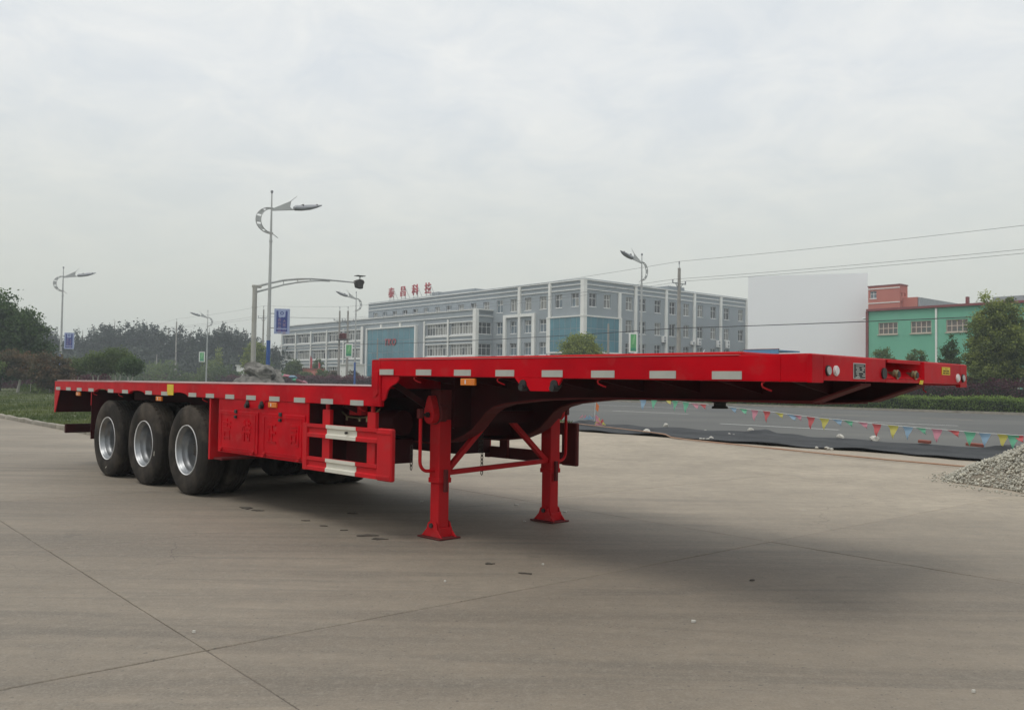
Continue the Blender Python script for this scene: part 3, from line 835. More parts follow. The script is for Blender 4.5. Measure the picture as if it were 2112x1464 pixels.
# rope hooks under the rails
hk = MB(); pts = [(0,.01,.0),(0,-.028,-.012),(0,-.034,-.03),(.0,-.02,-.05),(.03,.01,-.07),(.06,.04,-.085)]
hk.tube(pts, .0085, 8); hk0 = hk.build('rope_hook', M['red_dusty'], TR, smooth=True)
first = True
for s in (-1, 1):
    for x, up in ((4.47,1),(5.5,1),(6.50,1),(7.745,1),(3.66,0),(-2.2,0),(.44,0),(-3.2,0)):
        o = hk0 if first else inst('rope_hook', hk0.data, TR); first = False
        o.location = (x, s*(HW-.03), railz(x, bool(up))-.001); o.scale = (.62,.62,.62)
        if s > 0: o.scale = (.62, -.62, .62)

# main beams
bot = [(XF-.04,1.437),(7.70,1.322),(7.2,1.314),(6.6,1.311),(5.98,1.308),(5.6,1.297),(5.3,1.282),(5.12,1.266),(4.85,1.236),(4.70,1.20),(4.60,1.145),(4.52,1.071),(4.42,.985),(4.31,.928),(4.12,.862),(3.83,.830),(2.0,.82),(.6,.84),(-.2,.92),(-4.6,.95),(X0+.05,1.02)]
for s in (-1, 1):
    yc = s*.45
    mb = MB(); poly = [(p, z) for p, z in bot] + [(X0+.05,1.34),(3.80,1.34),(3.95,1.58),(XF-.04,1.58)]
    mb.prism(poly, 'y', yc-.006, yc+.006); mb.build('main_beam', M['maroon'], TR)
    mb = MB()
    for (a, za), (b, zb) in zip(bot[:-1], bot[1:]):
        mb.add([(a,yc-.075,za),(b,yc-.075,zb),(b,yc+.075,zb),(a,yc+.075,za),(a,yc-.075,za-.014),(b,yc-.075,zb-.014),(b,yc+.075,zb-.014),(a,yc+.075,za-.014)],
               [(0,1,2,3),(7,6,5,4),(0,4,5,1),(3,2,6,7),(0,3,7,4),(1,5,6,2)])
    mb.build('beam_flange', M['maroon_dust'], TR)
# cross members
cm = None
for k in range(18):
    x = X0 + .25 + k*.5
    if x > 3.8: break
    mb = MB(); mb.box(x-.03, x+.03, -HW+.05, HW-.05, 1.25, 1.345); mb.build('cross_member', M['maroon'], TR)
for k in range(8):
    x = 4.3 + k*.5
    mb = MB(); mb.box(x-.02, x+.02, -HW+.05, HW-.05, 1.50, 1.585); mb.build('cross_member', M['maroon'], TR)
    for s in (-1, 1):
        mb = MB(); mb.prism([(s*.46,1.5),(s*.46,1.36),(s*1.19,1.47),(s*1.19,1.5)], 'x', x-.006, x+.006); mb.build('outrigger', M['maroon'], TR)
# coupler plate and kingpin
mb = MB(); mb.box(5.65, 7.68, -.372, .372, 1.297, 1.306); mb.build('coupler_plate', M['maroon_dust'], TR)
mb = MB(); mb.lathe([(.0,1.30),(.062,1.30),(.062,1.285),(.047,1.278),(.047,1.255),(.062,1.25),(.062,1.236),(.0,1.236)], 20, 'z', (6.69,0,0)); mb.build('kingpin', M['black'], TR, smooth=True)
# bulkhead between the beams at the gooseneck and a cross beam carrying the legs
mb = MB(); mb.box(3.93, 3.95, -.44, .44, .88, 1.58); mb.build('gooseneck_bulkhead', M['maroon'], TR)
mb = MB(); mb.box(4.19, 4.27, -.44, .44, 1.02, 1.14); mb.build('leg_cross_beam', M['maroon'], TR)
for s in (-1, 1):
    mb = MB(); mb.beam((3.95, s*1.12, 1.42), (4.2, s*.53, 1.0), .05, .05); mb.build('brace', M['maroon'], TR)
    mb = MB(); mb.beam((3.2, s*1.1, 1.18), (3.5, s*.53, .9), .05, .05); mb.build('brace', M['maroon'], TR)
    mb = MB(); mb.box(4.13, 4.33, *sorted((s*.462, s*.662)), 1.0, 1.5); mb.build('leg_mount', M['maroon'], TR)

# landing legs
for s in (-1, 1):
    lg = empty('landing_leg', (4.23, s*.737, 0), 0, TR)
    a = .069
    mb = MB(); mb.box(-a, a, -a, a, .50, 1.07); mb.build('outer_tube', M['red_dusty'], lg, bevel=.008, segs=2)
    mb = MB(); mb.box(-a-.006, a+.006, -a-.006, a+.006, .50, .545); mb.build('collar', M['red_dusty'], lg, bevel=.003)
    b = .060
    mb = MB(); mb.box(-b, b, -b, b, .07, .50); mb.build('inner_tube', M['red_dusty'], lg, bevel=.006, segs=2)
    mb = MB(); mb.box(a+.001, a+.028, -.02, .02, .42, .62); mb.build('nut_guard', M['maroon_dust'], lg, bevel=.004)
    mb = MB(); mb.box(-.16, .16, -.125, .125, .004, .018)
    ft = mb.build('foot_plate', M['maroon_dust'], lg, bevel=.003)
    mb = MB()
    for yy in (-.082, .082):
        mb.prism([(-.145,.018),(.145,.018),(.13,.03),(.075,.085),(.055,.14),(.03,.152),(-.03,.152),(-.055,.14),(-.075,.085),(-.13,.03)], 'y', yy-.006, yy+.006)
    mb.prism([(-.076,.018),(.076,.018),(.076,.10),(-.076,.10)], 'x', .084, .092)
    mb.build('foot_bracket', M['red_dusty'], ft, bevel=.002)
    mb = MB(); mb.tube([(0,-.105,.118),(0,.105,.118)], .022, 12); mb.build('foot_pin', M['dark_steel'], ft, smooth=True)
    # gearbox
    q = s
    mb = MB(); mb.tube([(0,q*.0,1.13),(0,q*(a+.001),1.13)], .105, 20); mb.box(-a+.004, a-.004, *sorted((q*-a, q*(a-.004))), 1.071, 1.34); mb.build('gear_head', M['maroon_dust'], lg)
    out = [(-.072,1.115),(-.062,1.07),(-.035,1.042),(0,1.032),(.035,1.042),(.062,1.07),(.072,1.115),(.064,1.165),(.046,1.215),(.03,1.262),(.012,1.288),(-.012,1.288),(-.03,1.262),(-.046,1.215),(-.064,1.165)]
    mb = MB(); mb.prism(out, 'y', *sorted((q*(a+.002), q*(a+.075)))); gb = mb.build('gearbox', M['red_dusty'], lg, bevel=.008, segs=2)
    mb = MB(); mb.tube([(0,q*(a+.075),1.115),(0,q*.225,1.115)], .013, 10); mb.tube([(0,q*(a+.075),1.115),(0,q*(a+.10),1.115)], .024, 12); mb.build('gear_shaft', M['black'], gb, smooth=True)
    # crank handle
    yk = q*.235
    path = [(0,yk,1.14),(0,yk,.70)] + [(0, yk-q*.09*(1-math.cos(t_)), .70-.09*math.sin(t_)) for t_ in [i*math.pi/2/5 for i in range(1,6)]] + [(.0, q*.075, .61)]
    mb = MB(); mb.tube(path, .0155, 10); ck = mb.build('crank_handle', M['red_dusty'], lg, smooth=True)
    mb = MB(); mb.box(-.022, .022, *sorted((yk-q*.018, yk+q*.03)), 1.085, 1.17); mb.build('handle_socket', M['maroon_dust'], ck, bevel=.005)
mb = MB(); mb.beam((4.25,-.665,.585), (4.25,.665,.625), .045, .045); mb.build('tie_bar', M['red_dusty'], TR, bevel=.004)
for s in (-1, 1):
    mb = MB(); mb.beam((4.25, s*.655, .62), (4.23, s*.16, 1.04), .05, .05); mb.build('diagonal_brace', M['red_dusty'], TR, bevel=.004)
# chains
def chain(x, y, z0, n_):
    root = MB()
    for i in range(n_):
        zc = z0 - i*.036; r_, h_ = .014, .026
        pts = []
        for k in range(9):
            t_ = 2*math.pi*k/8
            a_, b_ = r_*math.cos(t_), h_*math.sin(t_)
            pts.append((x+a_, y, zc+b_) if i % 2 else (x, y+a_, zc+b_))
        root.tube(pts, .0042, 5, cap=False)
    return root.build('hanging_chain', M['dark_steel'], TR, smooth=True)
chain(4.1, -.1, .90, 11); chain(4.12, -.15, .90, 5); chain(3.95, -.85, .80, 6)

# side guards, both sides
def guard(s):
    GM = M['red_dusty'] if s < 0 else M['maroon_dust']  # far guard is the same red, darkened to maroon to carry its shade
    g = empty('side_guard', (0, s*HW, 0), 0, TR)
    f = -s     # outward is -y on the near side -> build for near side, mirrored for far
    def y(a): return s*a
    def b_(name, x0, x1, y0, y1, z0, z1, m, bev=.004):
        mb = MB(); mb.box(x0, x1, *sorted((y(y0), y(y1))), z0, z1); return mb.build(name, m, g, bevel=bev)
    for z0, z1 in ((.857,.987), (.535,.665)):
        prof = [(0,z0),(0,z0+.032),(-.016,z0+.044),(-.016,z1-.044),(0,z1-.032),(0,z1),(-.03,z1),(-.03,z0)]
        mb = MB(); mb.prism([(y(p), z) for p, z in prof], 'x', 2.79, 3.957); mb.build('guard_rail', GM, g)
        prof2 = [(.003,z0+.001),(.003,z0+.033),(-.013,z0+.045),(-.013,z1-.045),(.003,z1-.033),(.003,z1-.001),(-.001,z1-.001),(-.001,z1-.033),(-.0155,z1-.0445),(-.0155,z0+.0445),(-.001,z0+.033),(-.001,z0+.001)]
        mb = MB(); mb.prism([(y(p), z) for p, z in prof2], 'x', 3.128, 3.628); mb.build('white_band', M['white_patch'], g)
    b_('end_post', 2.715, 2.789, -.035, .004, .530, .992, GM)
    b_('end_post', 3.958, 4.178, -.05, .004, .528, .992, GM, .012)
    for z_ in (.952, .568): b_('end_rib', 3.965, 4.165, .004, .010, z_-.012, z_+.012, GM, .004)
    for x0, x1 in ((3.01,3.14), (3.76,3.885)):
        b_('guard_post', x0, x1, -.075, -.033, .545, 1.13, GM)
        b_('post_stub', x0+.035, x1-.05, -.07, -.045, 1.13, 1.205, GM)
    mb = MB(); mb.tube([(3.49, y(.0), .925), (3.49, y(.022), .925)], .012, 10); mb.build('bolt', M['black'], g, smooth=True)
    return g
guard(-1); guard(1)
# box behind the guard: battery tray and tank seen in the dark
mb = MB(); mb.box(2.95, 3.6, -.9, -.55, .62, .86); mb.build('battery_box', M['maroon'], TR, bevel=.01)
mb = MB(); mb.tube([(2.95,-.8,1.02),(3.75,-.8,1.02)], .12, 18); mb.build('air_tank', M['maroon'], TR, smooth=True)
mb = MB(); mb.box(3.15, 3.35, -1.0, -.93, 1.08, 1.18); mb.build('valve_box', M['red_dusty'], TR)
mb = MB()
for x in (3.08, 3.3, 3.42, 3.5): mb.tube([(x,-.98,1.06),(x,-.98,1.02)], .012, 6)
mb.tube([(2.98,-.97,1.1),(3.1,-.99,1.06),(3.3,-.99,1.05),(3.5,-.97,1.08),(3.6,-.96,1.15)], .009, 6)
mb.build('air_hoses', M['brass'], TR, smooth=True)

# toolbox, both sides
def toolbox(s):
    tb = empty('tool_box', (0, s*(HW-.01), 0), 0, TR)
    def bx(name, x0, x1, y0, y1, z0, z1, m, bev=.003, par=None):
        mb = MB(); mb.box(x0, x1, *sorted((s*y0, s*y1)), z0, z1); return mb.build(name, m, par or tb, bevel=bev)
    bx('box_body', .862, 2.798, -.50, -.012, .588, 1.188, M['maroon'], .004); bx('front_plate', .86, 2.80, -.0115, 0, .586, 1.19, M['red'], .003)  # body behind the plate coloured maroon, its shade put into the colour
    bx('fender_edge', .615, .653, -.60, -.002, .478, 1.185, M['red_dusty'])
    bx('fender_floor', .654, .858, -.58, -.05, .478, .50, M['maroon_dust'])
    for x0, x1 in ((.90,1.80), (1.885,2.745)):
        d = bx('door', x0, x1, .0015, .012, .612, 1.06, M['red'], .005)
        zt, zb = 1.015, .655
        mb = MB()
        for a, b, c, e in ((x0+.05,x1-.05,zt,zt+.012), (x0+.05,x1-.05,zb-.012,zb), (x0+.05,x0+.062,zb,zt), (x1-.062,x1-.05,zb,zt)):
            mb.box(a, b, *sorted((s*.012, s*.017)), c, e)
        mb.build('pressed_rib', M['red'], d)
        xm = x0 + (x1-x0)*.46
        bx('latch', xm-.025, xm+.025, .012, .03, 1.035, 1.075, M['black'], .004, d)
        bx('latch', xm-.02, xm+.02, .012, .035, .98, 1.01, M['black'], .004, d)
        for hx in (x0+.06, x1-.10):
            h = MB(); h.box(hx-.01, hx+.045, *sorted((s*.012, s*.03)), .628, .640); h.box(hx-.03, hx+.02, *sorted((s*.001, s*.034)), .600, .611); h.box(hx+.0, hx+.02, *sorted((s*.012, s*.02)), .611, .628)
            h.build('hinge', M['red_dusty'], d, bevel=.002)
    return tb
tbn = toolbox(-1); toolbox(1)
for ch, x in (('吉',1.10),('特',1.56),('正',2.10),('司',2.56)):
    o = text_mesh(ch, .25, M['red'], extrude=.006, parent=tbn, bold=.002)
    o.name = 'raised_character'
    o.rotation_euler = (R(90), 0, 0); o.scale = (.85, 1, 1)
    o.location = (x, -.014, .835)

# wheels: three axles, twin tyres
RT = .544
def tyre_prof():
    p = [(.300,.040),(.304,.022),(.318,.010),(.345,.002),(.39,-.004),(.43,-.005),(.465,.0),(.478,.0025),(.482,.0055),(.492,.006),(.505,.010),(.520,.018),(.532,.028),(.538,.040),(.541,.050)]
    for g in (.085, .125, .165, .205):
        p += [(RT-.0005, g-.007), (RT-.012, g-.004), (RT-.012, g+.004), (RT-.0005, g+.007)]
    p += [(r_, .29-a) for r_, a in reversed(p[:15])]
    return p
mb = MB(); mb.lathe(tyre_prof(), 72, 'y'); tyre0 = mb.build('tyre', M['tyre'], smooth=True)
# shoulder lugs cut the tread edge into blocks
lug = MB()
for k in range(44):
    t_ = 2*math.pi*k/44
    for a0, a1 in ((.030,.072), (.218,.260)):
        c_, s_ = math.cos(t_), math.sin(t_); d_ = .018
        pr = []
        for dr, ya in ((.530,a0),(.5475,a0+ (.012 if a0 < .1 else 0)),(.5475,a1-(.012 if a0 > .1 else 0)),(.530,a1)):
            for sg in (-1, 1): pr.append((dr*c_ - sg*d_*s_, ya, dr*s_ + sg*d_*c_))
        lug.add(pr, [(0,2,3,1),(2,4,5,3),(4,6,7,5),(0,1,7,6),(0,6,4,2),(1,3,5,7)])
mb = MB(); mb.lathe([(.302,.028),(.3045,.018),(.300,.012),(.294,.016),(.290,.028),(.283,.045),(.262,.060),(.256,.075),(.256,.105),(.243,.125),(.236,.150),(.234,.215),(.222,.232),(.16,.236),(.14,.228),(.0,.228)], 48, 'y'); rim_me = mb.build('rim', M['rim'], smooth=True)
mb = MB(); mb.lathe([(.3035,.030),(.3065,.020),(.3030,.0085),(.2965,.010),(.2935,.017),(.298,.02)], 48, 'y'); lip_me = mb.build('rim_edge', M['rimlip'], smooth=True)
hb = MB(); hb.lathe([(.15,.227),(.15,.215),(.12,.20),(.10,.17),(.095,.15),(.088,.145),(.0,.145)], 20, 'y')
for k in range(10):
    t_ = 2*math.pi*k/10; hb.tube([(.19*math.cos(t_),.24,.19*math.sin(t_)), (.19*math.cos(t_),.195,.19*math.sin(t_))], .014, 6)
hub_me = hb.build('hub', M['dark_steel'], smooth=True)
lug_me = lug.build('tread_lugs', M['tyre'], smooth=False)
bm = bmesh.new(); bm.from_mesh(tyre0.data); bm.from_mesh(lug_me.data); bm.to_mesh(tyre0.data); bm.free()
protos = [tyre0.data, rim_me.data, lip_me.data, hub_me.data]
for o in (tyre0, rim_me, lip_me, hub_me, lug_me): bpy.data.objects.remove(o)
for ax in (0, -1.31, -2.62):
    for s in (-1, 1):
        for k, off in enumerate((0, .335)):
            wh = empty('wheel', (ax, s*(HW-.008-off), RT), 0, TR)
            wh.rotation_euler = (0, random.uniform(0, 3), math.pi if s > 0 else 0)
            for nm, me in zip(('tyre','rim','rim_edge','hub'), protos):
                if k and nm in ('hub', 'rim_edge'): continue
                inst(nm, me, wh)
    mb = MB(); mb.tube([(ax,-1.0,RT),(ax,1.0,RT)], .075, 12); mb.build('axle', M['dark_steel'], TR, smooth=True)
    for s in (-1, 1):
        mb = MB()
        for k in range(7): mb.box(ax-.55+k*.05, ax+.55-k*.05, s*.5-.045, s*.5+.045, .62+k*.018, .636+k*.018)
        mb.build('leaf_spring', M['dark_steel'], TR)
        mb = MB(); mb.prism([(ax-.68,.95),(ax-.62,.95),(ax-.6,.7),(ax-.68,.7)], 'y', s*.5-.05, s*.5+.05); mb.build('spring_hanger', M['maroon'], TR)
        mb = MB(); mb.tube([(ax+.1,s*.3,.60),(ax+.34,s*.3,.60)], .085, 14); mb.build('brake_chamber', M['dark_steel'], TR, smooth=True)
for s in (-1, 1):
    for ax in (0, -1.31, -2.62):
        mb = MB(); mb.tube([(ax+.5,s*.25,1.15),(ax+.45,s*.3,.9),(ax+.34,s*.32,.72),(ax+.3,s*.31,.68)], .011, 6, cap=False)
        mb.tube([(ax+.5,s*.2,1.18),(ax+.38,s*.24,.95),(ax+.3,s*.27,.70)], .011, 6, cap=False)
        mb.build('brake_hose', M['black'], TR, smooth=True)
# chalk marks on two tyres
mb = MB(); mb.box(-.006, .006, -.0015, .0015, -.03, .03)
o = mb.build('chalk_mark', M['white_patch'], TR); o.location = (-.955, -HW+.0035, .44); o.location.x = -1.31+.40; o.rotation_euler = (0, .05, 0)
o = inst('chalk_mark', o.data, TR, (-2.58, -HW+.0035, .135), (0, .9, 0), (.9, 1, .6))
# mud flaps, rear light panel and bumper
for s in (-1, 1):
    mb = MB(); mb.box(-3.262, -3.25, *sorted((s*1.24, s*.62)), .50, 1.20); mb.build('mud_flap', M['maroon'], TR)
    mb = MB(); mb.box(-3.27, -3.255, *sorted((s*1.245, s*1.20)), 1.0, 1.20); mb.build('flap_bracket', M['red_dusty'], TR)
    mb = MB(); mb.prism([(X0,1.205),(X0,.842),(X0+.045,.842),(X0+.23,1.165),(X0+.23,1.205)], 'y', *sorted((s*1.248, s*1.236))); mb.build('rear_gusset', M['red'], TR, bevel=.003)
mb = MB(); mb.box(X0+.03, X0+.07, -1.23, 1.23, .845, 1.21); mb.build('rear_light_panel', M['maroon'], TR)
mb = MB(); mb.box(X0+.02, X0+.085, -1.09, 1.09, .505, .650); mb.build('rear_bumper', M['maroon'], TR, bevel=.006)
for s in (-1, 1):
    mb = MB(); mb.box(X0+.09, X0+.15, s*.6-.04, s*.6+.04, .52, 1.0); mb.build('bumper_bracket', M['maroon'], TR)
    mb = MB(); mb.box(X0+.001, X0+.028, *sorted((s*1.15, s*.85)), .93, 1.05); mb.build('tail_lamp', M['sign_red'], TR, bevel=.01)
# ================================================================== BUILDINGS
def facade(name, w_, z0, z1, openings, m, parent, loc, rz, depth=.20, sill=None):
    """wall in local x/z with real openings and reveals (outside is -y)"""
    xs = sorted({0, w_} | {a for o in openings for a in o[:2]}); zs = sorted({z0, z1} | {a for o in openings for a in o[2:4]})
    mb = MB()
    def hole(xc, zc): return any(a < xc < b and c < zc < d for a, b, c, d in openings)
    for i in range(len(xs)-1):
        run = None
        for j in range(len(zs)-1):
            if not hole((xs[i]+xs[i+1])/2, (zs[j]+zs[j+1])/2):
                mb.add([(xs[i],0,zs[j]),(xs[i+1],0,zs[j]),(xs[i+1],0,zs[j+1]),(xs[i],0,zs[j+1])], [(0,1,2,3)])
    for a, b, c, d in openings:
        D = depth
        mb.add([(a,0,c),(b,0,c),(b,D,c),(a,D,c),(a,0,d),(b,0,d),(b,D,d),(a,D,d)], [(0,1,2,3),(4,7,6,5),(0,3,7,4),(1,5,6,2)])
    me = bpy.data.meshes.new(name); me.from_pydata(mb.v, [], mb.f); me.materials.append(m)
    o = bpy.data.objects.new(name, me); col.objects.link(o); o.parent = parent
    o.location = loc; o.rotation_euler = (0, 0, rz)
    return o
_wc = {}
def window(wd, ht, nx, tr, parent, loc, rz, panes, th=.06, D=.12):
    """frame with nx lights, a transom at height tr (0 = none); panes: material keys. Local origin = lower left, outside -y"""
    key = (round(wd,2), round(ht,2), nx, round(tr,2), th)
    if key not in _wc:
        mb = MB(); t = th
        mb.box(0, wd, 0, .05, 0, t); mb.box(0, wd, 0, .05, ht-t, ht); mb.box(0, t, 0, .05, t, ht-t); mb.box(wd-t, wd, 0, .05, t, ht-t)
        for i in range(1, nx): x = wd*i/nx; mb.box(x-t/2, x+t/2, .001, .049, t, ht-t)
        if tr: mb.box(t, wd-t, -.003, .052, tr-t/2, tr+t/2)
        mb.box(-.06, wd+.06, -.20, -.12, -.09, -.005)
        me = bpy.data.meshes.new('window'); me.from_pydata(mb.v, [], mb.f); me.materials.append(M['frame_w'])
        rects = []
        pm = []
        for i in range(nx):
            a, b = wd*i/nx+t/2, wd*(i+1)/nx-t/2
            for c, d in (((t, tr-t/2), (tr+t/2, ht-t)) if tr else ((t, ht-t),)):
                q = bpy.data.meshes.new('pane'); q.from_pydata([(a,.03,c),(b,.03,c),(b,.03,d),(a,.03,d)], [], [(0,1,2,3)]); q.materials.append(M['pane_d'])
                pm.append(q)
        _wc[key] = (me, pm)
    me, pm = _wc[key]
    f = inst('window', me, parent, (0,0,0), (0, 0, rz))
    dv = Vector((-math.sin(rz), math.cos(rz), 0))*(D-.04)
    f.location = Vector(loc) + dv
    for i, q in enumerate(pm):
        k = panes(i) if callable(panes) else panes
        p = inst('pane', q, f)
        p.material_slots[0].link = 'OBJECT'; p.material_slots[0].material = M[k]
    return f

C0 = Vector((10.27, 124.754, 0))
GB = empty('office_building', C0, 0)
tag(GB, 'long grey four-storey factory building with white pilasters and blue glass corner', 'building')
def gl(u, n=0, z=0): return T*u + N*n + Vector((0,0,z))       # local: u along the road side, n backwards
def tbox(name, u0, u1, n0, n1, z0, z1, m, parent, base=None):
    base = base or gl
    mb = MB(); P = [base(u0,n0), base(u1,n0), base(u1,n1), base(u0,n1)]
    mb.add([(p.x,p.y,z0) for p in P] + [(p.x,p.y,z1) for p in P], [(0,3,2,1),(4,5,6,7),(0,1,5,4),(1,2,6,5),(2,3,7,6),(3,0,4,7)])
    return mb.build(name, m, parent)
random.seed(5)
def pk(i): return random.choice(['pane_d','pane_d','pane_b','pane_c'])
rows = [(12.82,14.78),(9.33,11.27),(5.88,7.80),(2.4,4.3)]
# main block, road side
uw = [-1.83-3.43*k for k in range(6)]
op = []; wl = []
WL = 59.1
for k in range(17):
    uc = -1.83 - 3.42*k
    for r, (a, b) in enumerate(rows):
        if r > 0 and (uc > -7.4 or uc < -20.4): continue
        op.append((WL+uc-.76, WL+uc+.76, a, b)); wl.append((uc-.76, a, b-a, r))
facade('wall', WL, 0, 16.63, op, M['g_wall'], GB, gl(-WL), ANG_T)
for u, z, h, r in wl:
    window(1.52, h, 2, h*.63, GB, gl(u, 0, z), ANG_T, (lambda i, q=random.random(): ('pane_b' if q < .45 and i % 2 == 0 else 'pane_c' if q > .7 else pk(i))), D=.20)
# end facade
op = []; wl = []
vc = [1.86,4.92,9.76,12.9,16.48,20.08,23.62,27.3,30.85,34.6,38.68]
for k, v in enumerate(vc):
    for r, (a, b) in enumerate(rows):
        if r > 0 and v < 8: continue
        op.append((v-.74, v+.74, a, b)); wl.append((v-.74, a, b-a, r))
VL = 40.5
facade('wall', VL, 0, 16.63, op, M['g_wall'], GB, gl(0), ANG_N)
for v, z, h, r in wl:
    window(1.48, h, 2, h*.63, GB, gl(0, v, z), ANG_N, (lambda i, q=random.random(): 'pane_c' if q > .68 else 'pane_d'), D=.20)
# back and roof
tbox('back_wall', -WL, 0, VL-.3, VL, 0, 16.63, M['g_wall'], GB)
tbox('side_wall', -WL, -WL+.3, .01, VL-.31, 0, 16.63, M['g_wall'], GB)
tbox('floor_core', -WL+1, -1, 1.2, VL-1, 0, 16.0, M['concrete_grey'], GB)
# cornice bands (white strips) around both sides
for z, h, pr_ in ((16.63,.13,.22), (15.98,.11,.16), (15.30,.12,.12)):
    tbox('cornice', -WL-.1, pr_, -pr_, -.002, z-h/2, z+h/2, M['g_trim'], GB)
    tbox('cornice', .002, pr_, .0, VL+.1, z-h/2, z+h/2, M['g_trim'], GB)
tbox('parapet', -WL, .05, .002, .3, 16.70, 16.85, M['g_wall'], GB)
tbox('parapet', -.25, .05, .31, VL, 16.70, 16.85, M['g_wall'], GB)
for u in (-13.9, -7.02):
    tbox('pilaster', u-.24, u+.24, -.30, -.005, 0 if u < -8 else 0, 16.5, M['g_trim'], GB)
tbox('pilaster', -.42, .28, -.30, -.004, 0, 16.7, M['g_trim'], GB)
tbox('pilaster', .004, .30, -.003, .36, 0, 16.7, M['g_trim'], GB)
for v in (7.5, 11.12, 18.4, 25.58, 32.77, 40.3):
    tbox('pilaster', .003, .28, v-.24, v+.24, 0, 15.2 if v < 8 else 16.5, M['g_trim'], GB)
# white portal frame
tbox('portal_frame', -17.75, -17.1, -.32, -.005, 0, 12.3, M['g_trim'], GB)
tbox('portal_frame', -10.9, -10.25, -.32, -.005, 0, 12.3, M['g_trim'], GB)
tbox('portal_frame', -17.09, -10.91, -.32, -.005, 11.85, 12.3, M['g_trim'], GB)
tbox('portal_frame', -14.2, -13.65, -.34, -.31, 12.3, 16.5, M['g_trim'], GB)
# blue corner glass: panes with mullions, white border
def glasswall(a0, a1, z0, z1, nx, nz, face):
    g = empty('curtain_wall', (0,0,0), 0, GB)
    B = (lambda a, d: gl(a, -d)) if face == 'T' else (lambda a, d: gl(d, a))
    wx, wz = (a1-a0)/nx, (z1-z0)/nz
    for i in range(nx):
        for j in range(nz):
            x0, x1, c, d = a0+i*wx+.03, a0+(i+1)*wx-.03, z0+j*wz+.03, z0+(j+1)*wz-.03
            mb = MB(); P = [B(x0,.22), B(x1,.22)]; Q = [B(x0,.19), B(x1,.19)]
            j_ = random.gauss(0, .006)
            mb.add([(P[0].x,P[0].y,c),(P[1].x,P[1].y,c),(P[1].x,P[1].y,d),(P[0].x,P[0].y,d)], [(0,1,2,3)])
            o = mb.build('glass_pane', M['curtain'], g)
    mb = MB(); P = [B(a0,.20), B(a1,.20)]
    mb.add([(P[0].x,P[0].y,z0),(P[1].x,P[1].y,z0),(P[1].x,P[1].y,z1),(P[0].x,P[0].y,z1)], [(0,1,2,3)])
    mb.build('mullion_sheet', M['lamp'], g)
    return g
glasswall(-7.2, -.05, 6.25, 11.3, 6, 3, 'T')
glasswall(.05, 7.6, 6.25, 11.3, 6, 3, 'N')
for a, b, c, d in ((-7.5,.30,11.3,11.5), (-7.5,.30,6.05,6.25)):
    tbox('glass_border', a, b, -.36, -.16, c, d, M['g_trim'], GB); tbox('glass_border', .16, .36, -.155, 7.85, c, d, M['g_trim'], GB)
tbox('glass_border', -7.5, -7.25, -.36, -.16, 6.25, 11.3, M['g_trim'], GB); tbox('glass_border', .16, .36, 7.62, 7.85, 6.25, 11.3, M['g_trim'], GB)
tbox('glass_corner_post', -.04, .24, -.24, .04, 6.25, 11.3, M['lamp'], GB)
# air conditioners
for v, z, hh in ((17.75,8.75,1.0), (25.05,8.45,.6), (26.65,8.7,1.1), (32.0,8.6,1.15), (34.55,8.6,1.25)):
    wdt = .42
    a = empty('air_conditioner', C0 + gl(.0, v, z-hh/2), ANG_N)
    mb = MB(); mb.box(-wdt, wdt, -.42, -.06, 0, hh); mb.build('casing', M['frame_w'], a, bevel=.02)
    for q in range(2 if hh > .7 else 1):
        mb = MB(); mb.lathe([(0,-.43),(.22,-.43),(.22,-.425)], 14, 'y', (.05, 0, hh*(.27+.46*q) if hh > .7 else hh/2)); mb.build('fan_grille', M['lamp'], a)
    mb = MB(); mb.box(-.3, .3, -.4, -.005, -.06, -.01); mb.build('bracket', M['dark_steel'], a)
    n_ = {17.75:'tall two-fan air conditioner nearest the blue glass corner of the grey building', 25.05:'small single-fan air conditioner on the grey end wall', 26.65:'tall air conditioner beside the small single-fan one on the grey end wall', 32.0:'air conditioner left of the last pilaster on the grey end wall', 34.55:'air conditioner right of the last pilaster on the grey end wall'}[v]
    tag(a, n_, 'air conditioner')
# projecting front wing
FU0, FU1, FP = -89.0, -20.6, -3.5
fo = []; fw = []
bays = [(-88.6,-82.75),(-81.9,-76.0),(-75.0,-69.2),(-68.35,-62.45),(-61.6,-55.75),(-34.2,-28.15),(-27.4,-21.35)]
for a, b in bays:
    for z0, z1 in ((9.38,11.3),(5.93,7.8),(2.45,4.3)):
        fo.append((a-FU0, b-FU0, z0, z1)); fw.append((a, b, z0, z1))
facade('front_wall', FU1-FU0, 0, 13.28, fo, M['g_wall'], GB, gl(FU0, FP), ANG_T)
for a, b, z0, z1 in fw:
    dark = (z0 > 9)
    window(b-a, z1-z0, 8, (z1-z0)*.68, GB, gl(a, FP, z0), ANG_T, (lambda i, d_=dark: random.choice(['pane_c','pane_d','pane_d','pane_c'] if d_ else ['pane_c','pane_c','pane_c','pane_c','pane_d'])), th=.07, D=.20)
facade('return_wall', -FP, 0, 13.28, [(.45,3.2,9.35,11.25),(.45,3.2,5.9,7.8),(.45,3.2,2.4,4.3)], M['g_wall'], GB, gl(FU1, FP), ANG_N)
for z0 in (9.35, 5.9, 2.4): window(2.75, 1.9, 3, 1.2, GB, gl(FU1, FP+.45, z0), ANG_N, 'pane_d', D=.20)
tbox('wing_roof', FU0, FU1, FP+.01, 6, 12.6, 13.2, M['roof_metal'], GB)
tbox('wing_core', FU0+.5, FU1-.6, FP+.9, 0.0, 0, 12.5, M['concrete_grey'], GB)
tbox('side_wall', FU0, FU0+.3, FP+.01, 8, 0, 13.28, M['g_wall'], GB)
